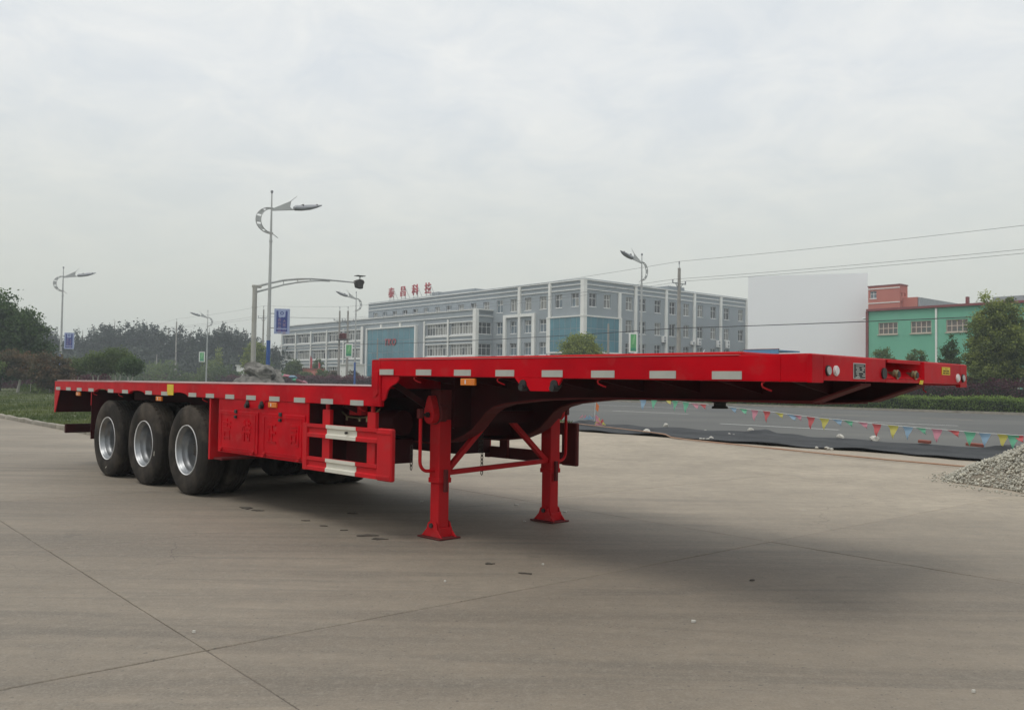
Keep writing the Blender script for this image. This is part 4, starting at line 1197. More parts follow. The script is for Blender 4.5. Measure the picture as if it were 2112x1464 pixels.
for z, h in ((13.28,.18), (12.25,.12), (11.36,.16), (9.14,.22), (8.45,.14), (7.84,.12), (5.76,.2), (5.1,.14), (4.4,.14)):
    if z > 12:
        tbox('cornice', FU0-.1, FU1+.15, FP-.16, FP-.003, z-h/2, z+h/2, M['g_trim'], GB)
        tbox('cornice', FU1+.003, FU1+.15, FP, -.03, z-h/2, z+h/2, M['g_trim'], GB)
    else:
        tbox('string_course', FU0, -55.0, FP-.14, FP-.003, z-h/2, z+h/2, M['g_trim'], GB)
        tbox('string_course', -34.5, -20.8, FP-.14, FP-.003, z-h/2, z+h/2, M['g_trim'], GB)
for u, wd, zt in ((-88.95,.36,11.9),(-82.36,.34,11.7),(-75.5,.34,11.7),(-68.8,.34,11.7),(-62.05,.34,11.7),(-55.1,.8,11.9),(-34.6,.36,11.9),(-27.78,.32,11.9),(-20.75,.62,13.25)):
    tbox('pilaster', u-wd/2, u+wd/2, FP-.34, FP-.16, 0, zt, M['g_trim'], GB)
tbox('pilaster', FU1+.16, FU1+.34, FP-.34, FP+.3, 0, 13.25, M['g_trim'], GB)
for u in (-48.6, -42.3): tbox('pilaster', u-.22, u+.22, FP-.25, FP-.003, 11.35, 12.0, M['g_trim'], GB)
# big blue sign screen on the wing
ss = empty('glass_sign_wall', (0,0,0), 0, GB)
su0, su1, sz0, sz1 = -53.0, -37.3, 2.4, 11.15
for i in range(9):
    for j in range(4):
        wx, wz = (su1-su0)/9, (sz1-sz0)/4
        x0, x1, c, d = su0+i*wx+.035, su0+(i+1)*wx-.035, sz0+j*wz+.035, sz0+(j+1)*wz-.035
        mb = MB(); P = [gl(x0,FP-.28), gl(x1,FP-.28)]
        mb.add([(P[0].x,P[0].y,c),(P[1].x,P[1].y,c),(P[1].x,P[1].y,d),(P[0].x,P[0].y,d)], [(0,1,2,3)]); mb.build('glass_pane', M['curtain'], ss)
tbox('backing', su0, su1, FP-.26, FP-.005, sz0, sz1, M['lamp'], ss)
for a, b, c, d in ((-53.35,-36.9,11.15,11.4), (-53.35,-36.9,2.2,2.4), (-53.35,-53.02,2.4,11.15), (-37.28,-36.9,2.4,11.15)):
    tbox('sign_border', a, b, FP-.5, FP-.005, c, d, M['g_trim'], GB)
tk = text_mesh('TKO', 1.75, M['sign_red'], name='sign_letters', extrude=.06, parent=ss, bold=.01, spacing=1.12)
for v in tk.data.vertices: v.co.x += v.co.y*.18
tk.location = gl(-45.0, FP-.42, 8.55); tk.rotation_euler = (R(90), 0, ANG_T)
# penthouses on the roof
tbox('stair_tower', -49.2, -46.9, 8, 9, 16.7, 18.85, M['g_wall'], GB)
tbox('stair_tower', -46.88, -36, 8.2, 12, 16.7, 18.7, M['g_wall'], GB)
tbox('stair_tower', -5, -1.5, 21, 25, 16.7, 17.6, M['g_wall'], GB)
# rooftop sign: four separate characters on frames
for k, (ch, u) in enumerate(zip('泰昌科技', (-57.25,-53.1,-48.95,-44.75))):
    e = empty('roof_sign_character', C0 + gl(u, 4, 17.0), ANG_T)
    o = text_mesh(ch, 2.15, M['sign_red'], name='character', extrude=.10, parent=e, bold=.022); o.rotation_euler = (R(90), 0, 0); o.location = (0, 0, 1.9)
    mb = MB()
    for x in (-.7, .7): mb.beam((x, .15, -.5), (x, .15, 2.6), .07); mb.beam((x, .2, 2.4), (x, 1.9, -.5), .06)
    mb.beam((-.9,.15,.75),(.9,.15,.75), .06)
    mb.build('sign_frame', M['galv'], e)
    tag(e, ['leftmost red character of the roof sign', 'second red character from the left of the roof sign', 'third red character from the left of the roof sign', 'rightmost red character of the roof sign beside the stair tower'][k] + ' on the grey building', 'sign', 'red rooftop sign characters')

M['yellow_wall'] = mat('ochre_wall', (.42,.30,.14), (.38,.27,.12), rough=.8)
# green factory
G0 = N*82
GF = empty('green_factory', G0, 0); tag(GF, 'mint green factory hall with a red eave and brown grid windows', 'building')
fo = [(41.7-40.63, 41.7-38.72, 6.70, 7.85), (41.7-37.47, 41.7-35.56, 6.70, 7.85), (41.7-34.23, 41.7-32.32, 6.70, 7.85), (41.7-31.0,41.7-29.1,6.7,7.85)]
facade('green_wall', 22, 0, 9.0, fo, M['green_wall'], GF, gl(-41.7), ANG_T)
for a, b, c, d in fo:
    f = window(b-a, d-c, 4, (d-c)*.5, GF, gl(a-41.7, 0, c), ANG_T, 'pane_r', th=.075, D=.12)
    f.material_slots[0].link = 'OBJECT'; f.material_slots[0].material = M['cream_frame']
tbox('eave', -41.75, -19.6, -.25, .4, 9.0, 9.22, M['red_eave'], GF)
tbox('corner_trim', -41.85, -41.6, -.12, .3, 0, 9.0, M['red_eave'], GF)
tbox('gable_wall', -41.6, -41.4, .31, 20, 0, 9.0, M['green_wall'], GF)
tbox('roof', -41.7, -19.7, .45, 22, 8.9, 9.15, M['roof_metal'], GF)
tbox('downpipe', -35.15, -35.0, -.16, -.02, 0, 8.95, M['g_trim'], GF)
tbox('upper_roof', -30.2, -20, -.1, 3, 9.23, 9.65, M['roof_metal'], GF)
for u, z in ((-32.6, 9.9),): tbox('roof_post', u-.12, u+.12, .5, .8, 9.15, z, M['red_eave'], GF)
# salmon office behind
PB = empty('salmon_building', N*112, 0); tag(PB, 'salmon pink block with a lower grey sheeted wing behind the green factory', 'building')
po = [(.25,1.15,13.5,14.5), (.25,1.15,10.4,11.6), (3.2,4.1,10.4,11.6)]
po = [(a, b, c, d) for a, b, c, d in po]
facade('wall', 4.3, 0, 15.15, po[:2], M['pink_wall'], PB, gl(-56.9), ANG_T)
for a, b, c, d in po[:2]: window(b-a, d-c, 2, (d-c)*.6, PB, gl(-56.9+a, 0, c), ANG_T, 'pane_b', D=.20)
facade('wall', 2.2, 0, 15.15, [(.4,.75,13.6,14.1),(1.3,1.65,13.6,14.1),(.4,.75,12.6,13.0),(1.3,1.65,12.6,13.0)], M['pink_wall'], PB, gl(-52.6), ANG_N)
tbox('roof', -56.9, -52.62, .01, 2.2, 15.0, 15.1, M['roof_metal'], PB)
tbox('cornice', -56.95, -52.5, -.08, -.002, 15.05, 15.2, M['red_eave'], PB); tbox('cornice', -52.598, -52.5, 0, 2.2, 15.05, 15.2, M['red_eave'], PB)
for z in (14.75, 12.85): tbox('string_course', -56.9, -52.6, -.06, -.002, z-.06, z+.06, M['g_trim'], PB)
tbox('lower_block', -52.59, -50.7, .8, 6, 0, 13.4, M['pink_wall'], PB)
tbox('grey_wing', -50.69, -50.4, 1, 22, 11.9, 13.35, M['roof_metal'], PB)
tbox('wing_glazing', -50.69, -50.45, 1, 22, 10.9, 11.88, M['pane_b'], PB)
tbox('wing_base', -50.69, -50.4, 1, 22, 0, 10.88, M['pink_wall'], PB)
# curved canopy roof between green hall and salmon block
cr = MB(); V = []; n_ = 10
for i in range(n_+1):
    t_ = i/n_; u = -48.5+6.2*t_; z = 9.1 + .75*math.sin(math.pi*(.15+.55*t_)) 
    V += [(*gl(u, 0)[:2], z), (*gl(u, 6)[:2], z), (*gl(u, 6)[:2], z-.15), (*gl(u, 0)[:2], z-.15)]
Fc = []
for i in range(n_):
    a = i*4
    for k in range(4): Fc.append((a+k, a+(k+1)%4, a+4+(k+1)%4, a+4+k))
cr.add(V, Fc); o = cr.build('canopy_roof', M['white_wall'], smooth=False); o.location = N*94
tag(o, 'low curved pale canopy roof between the green factory and the salmon block', 'canopy')
# blank pale hall
a, b = on_plane(1543, 570, Vector((0,125,0)), Vector((0,1,0))), on_plane(1790, 563, Vector((0,119.5,0)), Vector((0,1,0)))
PH = empty('pale_hall', (a.x, a.y, 0), math.atan2(b.y-a.y, b.x-a.x)); ln = math.hypot(b.x-a.x, b.y-a.y)
tag(PH, 'big blank pale grey-white hall between the grey building and the green factory', 'building')
mb = MB(); mb.box(0, ln, 0, .3, 0, a.z); mb.build('front_wall', M['white_wall'], PH)
mb = MB(); mb.box(0, .3, .31, 18, 0, a.z); mb.box(ln-.3, ln, .31, 18, 0, a.z); mb.box(.31, ln-.31, 17.7, 18, 0, a.z); mb.build('side_walls', M['white_wall'], PH)
mb = MB(); mb.box(.31, ln-.31, .31, 17.69, a.z-.4, a.z-.3); mb.build('roof', M['roof_metal'], PH)
# blue shed
BS = empty('blue_shed', N*80, 0); tag(BS, 'low blue sheet-roofed shed in front of the pale hall', 'shed')
tbox('fascia', -54.6, -50.4, 0, .2, 4.75, 5.4, M['blue_sheet'], BS); tbox('wall', -54.4, -50.6, .3, 4, 0, 4.74, M['g_wall'], BS); tbox('roof', -54.6, -50.4, .21, 4.2, 5.2, 5.35, M['blue_sheet'], BS)
tbox('roof_edge', -54.65, -50.35, -.03, .21, 5.41, 5.48, M['red_eave'], BS)

# ================================================================== STREET FURNITURE
def street_lamp(base, H=12.9, sgn=1, banner=None, blue=False, label='', ak=.8):
    """arm towards sgn*N"""
    e = empty('street_lamp', base, ANG_N if sgn > 0 else ANG_N + math.pi)
    tag(e, label, 'street lamp', 'street lamps along the road')
    mb = MB(); mb.tube([(0,0,0),(0,0,4.1),(0,0,9.9),(0,0,H)], [.13,.115,.08,.035], 12); mb.build('pole', M['galv'], e, smooth=True)
    if blue:
        mb = MB(); mb.tube([(0,0,.02),(0,0,3.85)], [.137,.123], 12); mb.build('blue_sleeve', M['bluepaint'], e, smooth=True)
    mb = MB(); mb.lathe([(0,.1),(.07,.08),(.09,0),(.06,-.08),(0,-.1)], 10, 'z', (0,0,H)); mb.build('finial', M['lamp'], e, smooth=True)
    mb = MB()
    for z in (9.95, 4.15): mb.tube([(0,0,z-.05),(0,0,z+.05)], .105 if z > 5 else .135, 12)
    mb.build('collar', M['galv'], e, smooth=True)
    # crescent plate: two arcs joined by struts
    Rz, cx, cz = .82, .0, 11.2
    V = []; F = []; K = 26
    O_, I_ = [], []
    for i in range(K+1):
        t_ = R(62) + (R(305)-R(62))*i/K
        O_.append((cx - .05 + 1.32*math.cos(t_), cz + .80*math.sin(t_)))
        I_.append((cx + .05 + .98*math.cos(t_), cz + .74*math.sin(t_)))
    O_ = [p for p in O_ if p[0] < .25]; I_ = [p for p in I_ if p[0] < .25]
    mb = MB()
    for arc in (O_, I_): mb.tube([(p[0],0,p[1]) for p in arc], .035, 6)
    SC = [mb.build('crescent', M['galv'], e, smooth=True)]
    mb = MB(); m_ = len(O_)
    for i in range(2, m_-2, 1):
        if i % 4 == 0: continue
        j = min(int(i*len(I_)/m_), len(I_)-2)
        a_, b_ = O_[i], I_[j]; c_, d_ = O_[i+1] if i+1 < m_ else O_[i], I_[min(j+1, len(I_)-1)]
        mb.add([(a_[0],-.012,a_[1]),(c_[0],-.012,c_[1]),(d_[0],-.012,d_[1]),(b_[0],-.012,b_[1]),(a_[0],.012,a_[1]),(c_[0],.012,c_[1]),(d_[0],.012,d_[1]),(b_[0],.012,b_[1])], [(0,1,2,3),(7,6,5,4),(0,4,5,1),(2,6,7,3)])
    SC.append(mb.build('crescent_plate', M['galv'], e))
    mb = MB(); mb.prism([(.0,11.93),(.05,11.83),(1.75,12.08),(1.48,12.22),(1.55,12.62)], 'y', -.02, .02); mb.tube([(1.5,0,12.58),(1.9,0,12.88),(2.05,0,13.0)], [.03,.02,.01], 6); mb.tube([(0,0,11.85),(1.9,0,12.12)], .04, 8)
    SC.append(mb.build('arm', M['galv'], e))
    mb = MB(); mb.tube([(0,0,10.47),(.62,0,10.2)], .025, 6); SC.append(mb.build('spur', M['galv'], e))
    hd = [(1.78,12.20,.12,.10),(1.90,12.20,.22,.19),(2.5,12.27,.25,.20),(3.2,12.40,.24,.19),(3.7,12.52,.17,.12),(4.1,12.64,.06,.04)]
    mb = MB(); V = []; F = []; S = 10
    for x, z, wy, wz in hd:
        for k in range(S):
            t_ = 2*math.pi*k/S; V.append((x, wy*math.cos(t_), z + wz*math.sin(t_)*(1 if math.sin(t_) > 0 else .8)))
    for i in range(len(hd)-1):
        for k in range(S): F.append((i*S+k, i*S+(k+1)%S, (i+1)*S+(k+1)%S, (i+1)*S+k))
    F += [tuple(range(S)), tuple(range((len(hd)-1)*S, len(hd)*S))]
    mb.add(V, F); lh = mb.build('lamp_head', M['lamp'], e, smooth=True)
    SC.append(lh); mb = MB()
    for x in (2.42, 3.6): mb.box(x, x+.05, -.24 if x < 3 else -.17, .24 if x < 3 else .17, 12.38 if x < 3 else 12.56, 12.485 if x < 3 else 12.64)
    mb.build('clamp', M['dark_steel'], lh)
    for o in SC:
        k_ = ak*.88 if o.name.startswith('crescent') or o.name.startswith('spur') else ak
        for v in o.data.vertices: v.co.x *= k_
    for v in lh.children[0].data.vertices: v.co.x *= ak
    if banner:
        colr, z0, z1, side, wd = banner
        x0 = .32*side; x1 = x0 + wd*side
        xa, xb = sorted((x0, x1))
        fl = empty('banner', (0,0,0), -ANG_N if sgn > 0 else -(ANG_N+math.pi), e)
        fl.rotation_euler.z += 0.12
        mb = MB(); mb.box(xa, xb, -.06, .06, z0, z1); mb.build('frame', M['banner_edge'] if colr == 'blue' else M['g_trim'], fl)
        mb = MB(); mb.box(xa+.13, xb-.13, -.066, -.061, z0+.13, z1-.13); mb.build('print_field', M['banner_'+colr], fl)
        mb = MB()
        for z in (z0+.35, z1-.3): mb.tube([(0,0,z),(x0,0,z)], .02, 6)
        mb.build('bracket_arm', M['dark_steel'], fl)
        xm = (xa+xb)/2
        if colr == 'blue':
            mb = MB(); mb.prism([(xm-.22, z1-.13),(xm+.22, z1-.13),(xm+.2,z1-.48),(xm+.1,z1-.53),(xm,z1-.5),(xm-.1,z1-.56),(xm-.2,z1-.5)], 'y', -.0685, -.0665); mb.build('emblem_field', M['banner_edge'], fl)
            mb = MB(); mb.lathe([(.06,-.0705),(.11,-.0705),(.11,-.069),(.06,-.069)], 16, 'y', (xm, 0, z1-.27), closed=True); mb.build('emblem', M['banner_blue'], fl)
            for tx, xx, zz_ in (('合作共园', xm-.14, z1-.62), ('大家人居', xm+.15, z1-.70)):
                for i, ch in enumerate(tx):
                    o = text_mesh(ch, .22, M['banner_text'], parent=fl); o.rotation_euler = (R(90),0,0); o.location = (xx, -.0685, zz_-.08-i*.235)
            mb = MB(); mb.box(xm-.3, xm+.3, -.069, -.0665, z0+.28, z0+.34); mb.build('footer_line', M['banner_edge'], fl)
        else:
            mb = MB(); mb.box(xa+.13, xb-.13, -.069, -.0665, z0+.14, z0+.42); mb.build('footer_band', M['banner_green2'], fl)
            mb = MB(); mb.prism([(xm-.12,z0+.7),(xm+.05,z0+.75),(xm+.16,z0+1.3),(xm+.1,z0+1.6),(xm-.05,z0+1.2)], 'y', -.069, -.0665); mb.build('leaf_motif', M['banner_green3'], fl)
    return e
M['banner_edge'] = mat('banner_pale_blue', (.36,.42,.62), (.32,.38,.58), rough=.5)
M['banner_blue'] = mat('banner_dark_blue', (.045,.055,.26), (.04,.07,.24), rough=.45)
M['banner_text'] = mat('banner_lettering', (.40,.28,.34), (.36,.26,.32), rough=.5)
M['banner_green'] = mat('banner_green', (.12,.42,.16), (.10,.36,.14), rough=.5)
M['banner_green2'] = mat('banner_deep_green', (.03,.28,.15), rough=.5)
M['banner_green3'] = mat('banner_light_green', (.25,.55,.25), rough=.5)
street_lamp((-14.9, 52.9, 0), 12.99, 1, ('blue', 4.27, 5.80, 1, .92), True, 'tall street lamp with a blue foot and the large dark blue banner', ak=0.83)
street_lamp((-47.05, 90.28, 0), 12.9, 1, ('blue', 4.4, 6.1, 1, .95), True, 'street lamp with a small blue banner, leftmost in the picture', ak=0.77)
street_lamp((11.01, 73.86, 0), 12.63, -1, ('green', 4.2, 5.9, -1, .75), False, 'street lamp with a green banner in front of the grey end wall', ak=0.66)
street_lamp((-19.9, 109.79, 0), 12.75, -1, ('green', 4.5, 6.2, -1, .95), True, 'street lamp with a green banner in front of the glass sign wall', ak=0.71)
street_lamp((-51.75, 146.82, 0), 13.1, -1, ('green', 4.4, 6.1, -1, .95), False, 'farthest street lamp before the poplars with its head pointing left', ak=0.75)

# camera gantry
gb = Vector((-16.85, 56.4, 0))
GA = empty('camera_gantry', gb, 0); tag(GA, 'white gantry pole with a long curved double arm and a camera box on its end', 'gantry')
mb = MB(); mb.tube([(0,0,0),(0,0,7.55)], [.17,.15], 14); mb.tube([(0,0,6.15),(0,0,6.22)], .18, 14); mb.build('pole', M['galv_old'], GA, smooth=True)
mb = MB(); mb.box(-.17, .42, -.12, .12, 7.45, 7.62); o = mb.build('pole_cap', M['galv_old'], GA, bevel=.02); o.rotation_euler = (0, 0, ANG_N)
def arm_pts(pxs):
    out_ = []
    for x, y in pxs:
        p = on_plane(x, y, gb, Vector((T.x, T.y, 0))) - gb; out_.append(p)
    return out_
a1 = arm_pts([(528,591),(560,583),(585,578),(614,575.6),(640,575),(667,576.5),(700,579.5),(735,583)])
a2 = arm_pts([(528,602.5),(560,594),(585,587.5),(614,582.5),(640,580),(665,579.3),(680,580.2)])
mb = MB(); mb.tube(a1, [.085,.08,.075,.07,.065,.06,.055,.05], 10); mb.tube(a2, [.065,.06,.055,.05,.045,.04,.04], 10)
for i, j in ((2,2),(3,3),(4,4)): mb.tube([a1[i], a2[j]], .025, 6)
mb.build('curved_arm', M['galv'], GA, smooth=True)
pe = a1[-1]
cb_ = empty('camera_box', pe + N*.25, ANG_N, GA)
mb = MB(); mb.prism([(-.38,.12),(-.25,-.35),(.18,-.42),(.22,-.1),(.32,.05),(.2,.22),(-.1,.25)], 'y', -.22, .22); mb.build('casing', M['dark_steel'], cb_, bevel=.03)
mb = MB(); mb.box(-.30, .36, -.25, .25, .48, .52); mb.build('solar_plate', M['dark_steel'], cb_)
mb = MB(); mb.tube([(0,0,.2),(0,0,.5)], .03, 6); mb.tube([(.15,0,.15),(.05,0,.5)], .02, 6); mb.build('bracket', M['galv'], cb_)

# utility poles with wires
def upole(px, py, n, label, arms=True, r=.16, low=False, zt=None):
    p = on_plane(px, py, N*n, N); base = Vector((p.x, p.y, 0)); H = p.z if zt is None else zt
    e = empty('utility_pole', base, ANG_N); tag(e, label, 'utility pole', 'concrete utility poles behind the road')
    mb = MB(); mb.tube([(0,0,0),(0,0,H-.35)], [r*1.25, r*.7], 12); mb.build('pole', M['conc_pole'], e, smooth=True)
    if arms:
        mb = MB(); mb.tube([(0,0,H-.9),(0,0,H)], .03, 6); mb.beam((-.95,0,H-1.75),(.95,0,H-1.75), .08); mb.beam((-.5,0,H-1.75),(0,0,H-2.4), .05); mb.beam((.5,0,H-1.75),(0,0,H-2.4), .05); mb.build('cross_arm', M['lamp'], e)
        for x, z in ((-.9,H-1.71),(.9,H-1.71),(0,H)):
            mb = MB(); mb.lathe([(0,.28),(.05,.26),(.075,.18),(.04,.14),(.07,.06),(.03,0)], 8, 'z', (x,0,z)); mb.build('insulator', M['lamp'], e, smooth=True)
    return base, H
UP_ = {}
UP_['a'] = upole(1401, 545, 62, 'utility pole standing in front of the grey end wall', r=.19)
UP_['b'] = upole(718, 636, 62, 'right pole of the pair carrying the transformer')
UP_['c'] = upole(701, 636, 62, 'left pole of the pair carrying the transformer')
UP_['d'] = upole(544, 634, 62, 'utility pole between the gantry pole and the tall street lamp')
UP_['e'] = upole(364.5, 660, 62, 'tall utility pole in front of the poplars above the blue fence')
upole(1255, 660, 62.6, 'short bare pole in front of the blue glass corner', arms=False, r=.13)
upole(323.5, 728, 62.6, 'short bare pole left of the tall pole above the blue fence', arms=False, r=.15)
upole(225, 684, 66, 'thin bare pole rising from the poplars at the left', arms=False, r=.12)
upole(779, 693, 62.6, 'short pole in front of the glass sign wall', arms=False, r=.10)
# transformer between b and c
pb, pc = UP_['b'][0], UP_['c'][0]
mid = (pb+pc)/2; ang = math.atan2(pb.y-pc.y, pb.x-pc.x); sp = (pb-pc).length
te = empty('transformer', (mid.x, mid.y, 7.4), ang); tag(te, 'rusty transformer on a platform between the paired utility poles', 'transformer')
mb = MB(); mb.box(-sp/2-.2, sp/2+.2, -.35, .35, -.12, 0); mb.build('platform', M['dark_steel'], te)
mb = MB(); mb.box(-.5, .5, -.3, .3, .01, .85); mb.build('tank', M['maroon_dust'], te, bevel=.04)
mb = MB()
for k in range(7): mb.box(-.45+k*.14, -.43+k*.14, -.42, -.305, .1, .75)
mb.build('cooling_fins', M['maroon_dust'], te)
mb = MB()
for k in range(3): mb.lathe([(0,.35),(.04,.33),(.06,.2),(.05,0)], 8, 'z', (-.3+.3*k, 0, .86))
mb.build('bushing', M['lamp'], te)
mb = MB(); mb.beam((-sp/2,0,1.35),(sp/2+1.3,0,1.35), .08); mb.build('support_beam', M['lamp'], te)
# conductors
def wire(a, b, sag, r=.012, n_=14):
    return [a.lerp(b, i/n_) - Vector((0,0,4*sag*(i/n_)*(1-i/n_))) for i in range(n_+1)]
far_ = W(-330, 62); near_ = UP_['a'][0] + T*58
chain_p = [(far_, 13.2), UP_['e'], UP_['d'], UP_['c'], UP_['b'], UP_['a'], (near_, 12.3)]
for k, (off, dz, lab) in enumerate(((-.9,-1.45,'overhead wire on the near arm ends of the utility poles'), (0,.25,'overhead wire on the tops of the utility poles'), (.9,-1.45,'overhead wire on the far arm ends of the utility poles'))):
    mb = MB()
    for (pa, ha), (pb_, hb_) in zip(chain_p[:-1], chain_p[1:]):
        L = (pb_-pa).length
        a_ = pa + N*off + Vector((0,0,ha+dz)); b_ = pb_ + N*off + Vector((0,0,hb_+dz))
        mb.tube(wire(a_, b_, L*L/9000), .014, 5)
    tag(mb.build('overhead_wire', M['wire_g']), lab, 'wire', 'overhead wires')
mb = MB()
for (pa, ha), (pb_, hb_) in zip(chain_p[:-1], chain_p[1:]):
    L = (pb_-pa).length
    mb.tube(wire(pa + N*-.2 + Vector((0,0,6.6)), pb_ + N*-.2 + Vector((0,0,6.6)), L*L/14000), .035, 6)
tag(mb.build('communication_cable', M['wire']), 'thick dark cable slung low between the utility poles', 'cable')
# small solar lamp by the grey building
sl_ = empty('yard_lamp', C0 + gl(9, 16, 0), ANG_N); tag(sl_, 'small white lamp post close to the grey end wall', 'lamp post')
mb = MB(); mb.tube([(0,0,0),(0,0,6.3),(.5,0,6.9)], [.06,.05,.04], 8); mb.build('pole', M['frame_w'], sl_); mb = MB(); mb.box(.4,1.3,-.12,.12,6.85,6.95); mb.build('lamp_head', M['lamp'], sl_)

# white posts, blue panels and urns of the far fence
fe = empty('blue_panel_fence', N*63, 0); tag(fe, 'low fence of blue panels between white posts with ball tops', 'fence')
px_l = [314,328,341,357,371,386,401.5,418]
us = []
for k, px in enumerate(px_l):
    p = on_plane(px, 770, N*63, N); u = p.dot(T); us.append(u)
    tall = k % 2 == 0; w_, h_ = (.34, 1.75) if tall else (.22, 1.45)
    b_ = fe
    g = empty('fence_post', gl(u, 0, 0), ANG_T, fe)
    mb = MB(); mb.box(-w_, w_, -.25, .25, 0, h_); mb.box(-w_-.12, w_+.12, -.32, .32, h_, h_+.12); mb.build('pillar', M['g_trim'], g)
    mb = MB(); mb.lathe([(0,.5),(.12,.46),(.18,.32),(.12,.18),(.08,.12),(.14,0)], 12, 'z', (0,0,h_+.12)); mb.build('ball_top', M['g_trim'], g, smooth=True)
for a, b in zip(us[:-1], us[1:]):
    a, b = sorted((a, b)); tbox('panel', a+.4, b-.4, -.05, .05, .1, 1.35, M['blue_sheet'], fe)
tbox('panel', us[0]-9, us[0]-.5, -.05, .05, .1, .9, M['blue_sheet'], fe)
for px, lb in ((439,'left white garden urn with a ball finial right of the blue fence'), (469,'right white garden urn with a ball finial beside the landscaping rocks')):
    p = on_plane(px, 770, N*63, N); mb = MB()
    mb.lathe([(.45,0),(.45,.15),(.25,.25),(.2,.7),(.35,.95),(.7,1.2),(.72,1.28),(.2,1.3),(.1,1.4),(.2,1.55),(.22,1.7),(.12,1.88),(0,1.92)], 16, 'z')
    tag(mb.build('garden_urn', M['g_trim'], smooth=True, loc=(p.x, p.y, .25)), lb, 'urn', 'white garden urns')
# small white gatehouses
for px0, px1, pt, n_, lb in ((488,513,753,66,'small white hut left of the tall street lamp'), (700,716,750,66,'small white gatehouse left of the paired utility poles'), (278,290,742,70,'small white shed behind the whitewashed trees')):
    a, b = on_plane(px0, pt, N*n_, N), on_plane(px1, pt, N*n_, N)
    e = empty('hut', (a.x, a.y, 0), ANG_T); tag(e, lb, 'hut')
    L = (b-a).length if (b-a).dot(T) > 0 else 2
    mb = MB(); mb.box(0, L, 0, 3, 0, a.z-.15); mb.build('walls', M['g_trim'], e); mb = MB(); mb.box(-.2, L+.2, -.2, 3.2, a.z-.149, a.z); mb.build('roof', M['g_trim'], e)
    mb = MB(); mb.box(L*.35, L*.65, -.02, -.003, .1, 2.0); mb.build('door', M['pane_d'], e)
# flags and red planter wall
for px, pt, s_, lb in ((640,733,1.0,'red flag hanging from a pole, the larger left one'), (657,745,.75,'smaller red flag hanging from a pole, the right one')):
    p = on_plane(px, pt, N*66, N); e = empty('flagpole', (p.x, p.y, 0), ANG_T); tag(e, lb, 'flag', 'red flags')
    mb = MB(); mb.tube([(0,0,0),(0,0,p.z)], .05, 8); mb.build('pole', M['galv'], e)
    V = []; F = []
    for i in range(7):
        for j in range(5):
            V.append((s_*(.05+.75*j/4*(.55+.45*i/6)), .12*math.sin(j*1.9+i*.6), p.z - .1 - 2.3*s_*i/6 - .35*j/4*s_))
    for i in range(6):
        for j in range(4): a = i*5+j; F.append((a, a+1, a+6, a+5))
    mb = MB(); mb.add(V, F); o = mb.build('flag_cloth', M['sign_red'], e, smooth=True)
a, b = on_plane(618, 762, N*65, N), on_plane(655, 762, N*65, N)
PW = tag(empty('planter_wall', (a.x, a.y, 0), ANG_T), 'terracotta coloured wall among the bushes by the red flags', 'wall')
mb = MB(); mb.box(0, (b-a).length, 0, 1.2, 0, a.z); mb.build('wall_body', M['pink_wall'], PW); mb = MB(); mb.box(-.1, (b-a).length+.1, -.1, 1.3, a.z+.002, a.z+.15); mb.build('coping', M['brick'], PW)
# gateway at the right edge
p = on_plane(2088, 775, N*64, N)
ge = empty('gate_pillar', (p.x, p.y, 0), ANG_T); tag(ge, 'white square gate pillar at the right edge of the hedge', 'pillar')
mb = MB(); mb.box(-.35, .35, -.35, .35, 0, 2.3); mb.build('shaft', M['g_trim'], ge); mb = MB(); mb.box(-.5, .5, -.5, .5, 2.3, 2.5); mb.build('cap', M['g_trim'], ge)
mb = MB(); mb.lathe([(0,.45),(.15,.4),(.2,.22),(.12,.05),(.15,0)], 12, 'z', (0,0,2.5)); mb.build('ball_top', M['g_trim'], ge, smooth=True)
gf = empty('white_railing', (p.x, p.y, 0) , ANG_T); tag(gf, 'white vertical railing behind the purple hedge under the big camphor tree', 'railing')
for k in range(70):
    x = -12 + k*.17
    if k == 0:
        mb = MB(); mb.box(-.02, .02, -.02, .02, .1, 1.55); bar = mb.build('bar', M['g_trim'], gf); bar.location = (x, 0, 0)
    else: inst('bar', bar.data, gf, (x, 0, 0))
mb = MB(); mb.box(-12, -.4, -.03, .03, 1.35, 1.42); mb.box(-12, -.4, -.03, .03, .3, .37); mb.build('rail', M['g_trim'], gf)
bw = empty('yellow_wall', (p.x+.8, p.y-.4, 0), ANG_T); tag(bw, 'ochre wall with a blue band right of the white gate pillar', 'wall')
mb = MB(); mb.box(0, 6, 2, 2.2, 0, 3.2); mb.build('wall_body', M['yellow_wall'], bw); mb = MB(); mb.box(.3, 5, 1.96, 1.99, 1.9, 2.3); mb.build('blue_band', M['blue_sheet'], bw)
# concrete access cover in front of the hedge
p = ground(2068, 853); mb = MB(); mb.box(-1.3, 1.3, -.5, .5, 0, .32); o = mb.build('manhole_block', M['stone'], bevel=.03, loc=(p.x, p.y, 0)); o.rotation_euler = (0,0,ANG_T)
tag(o, 'flat pale concrete block set into the foot of the green hedge', 'block')

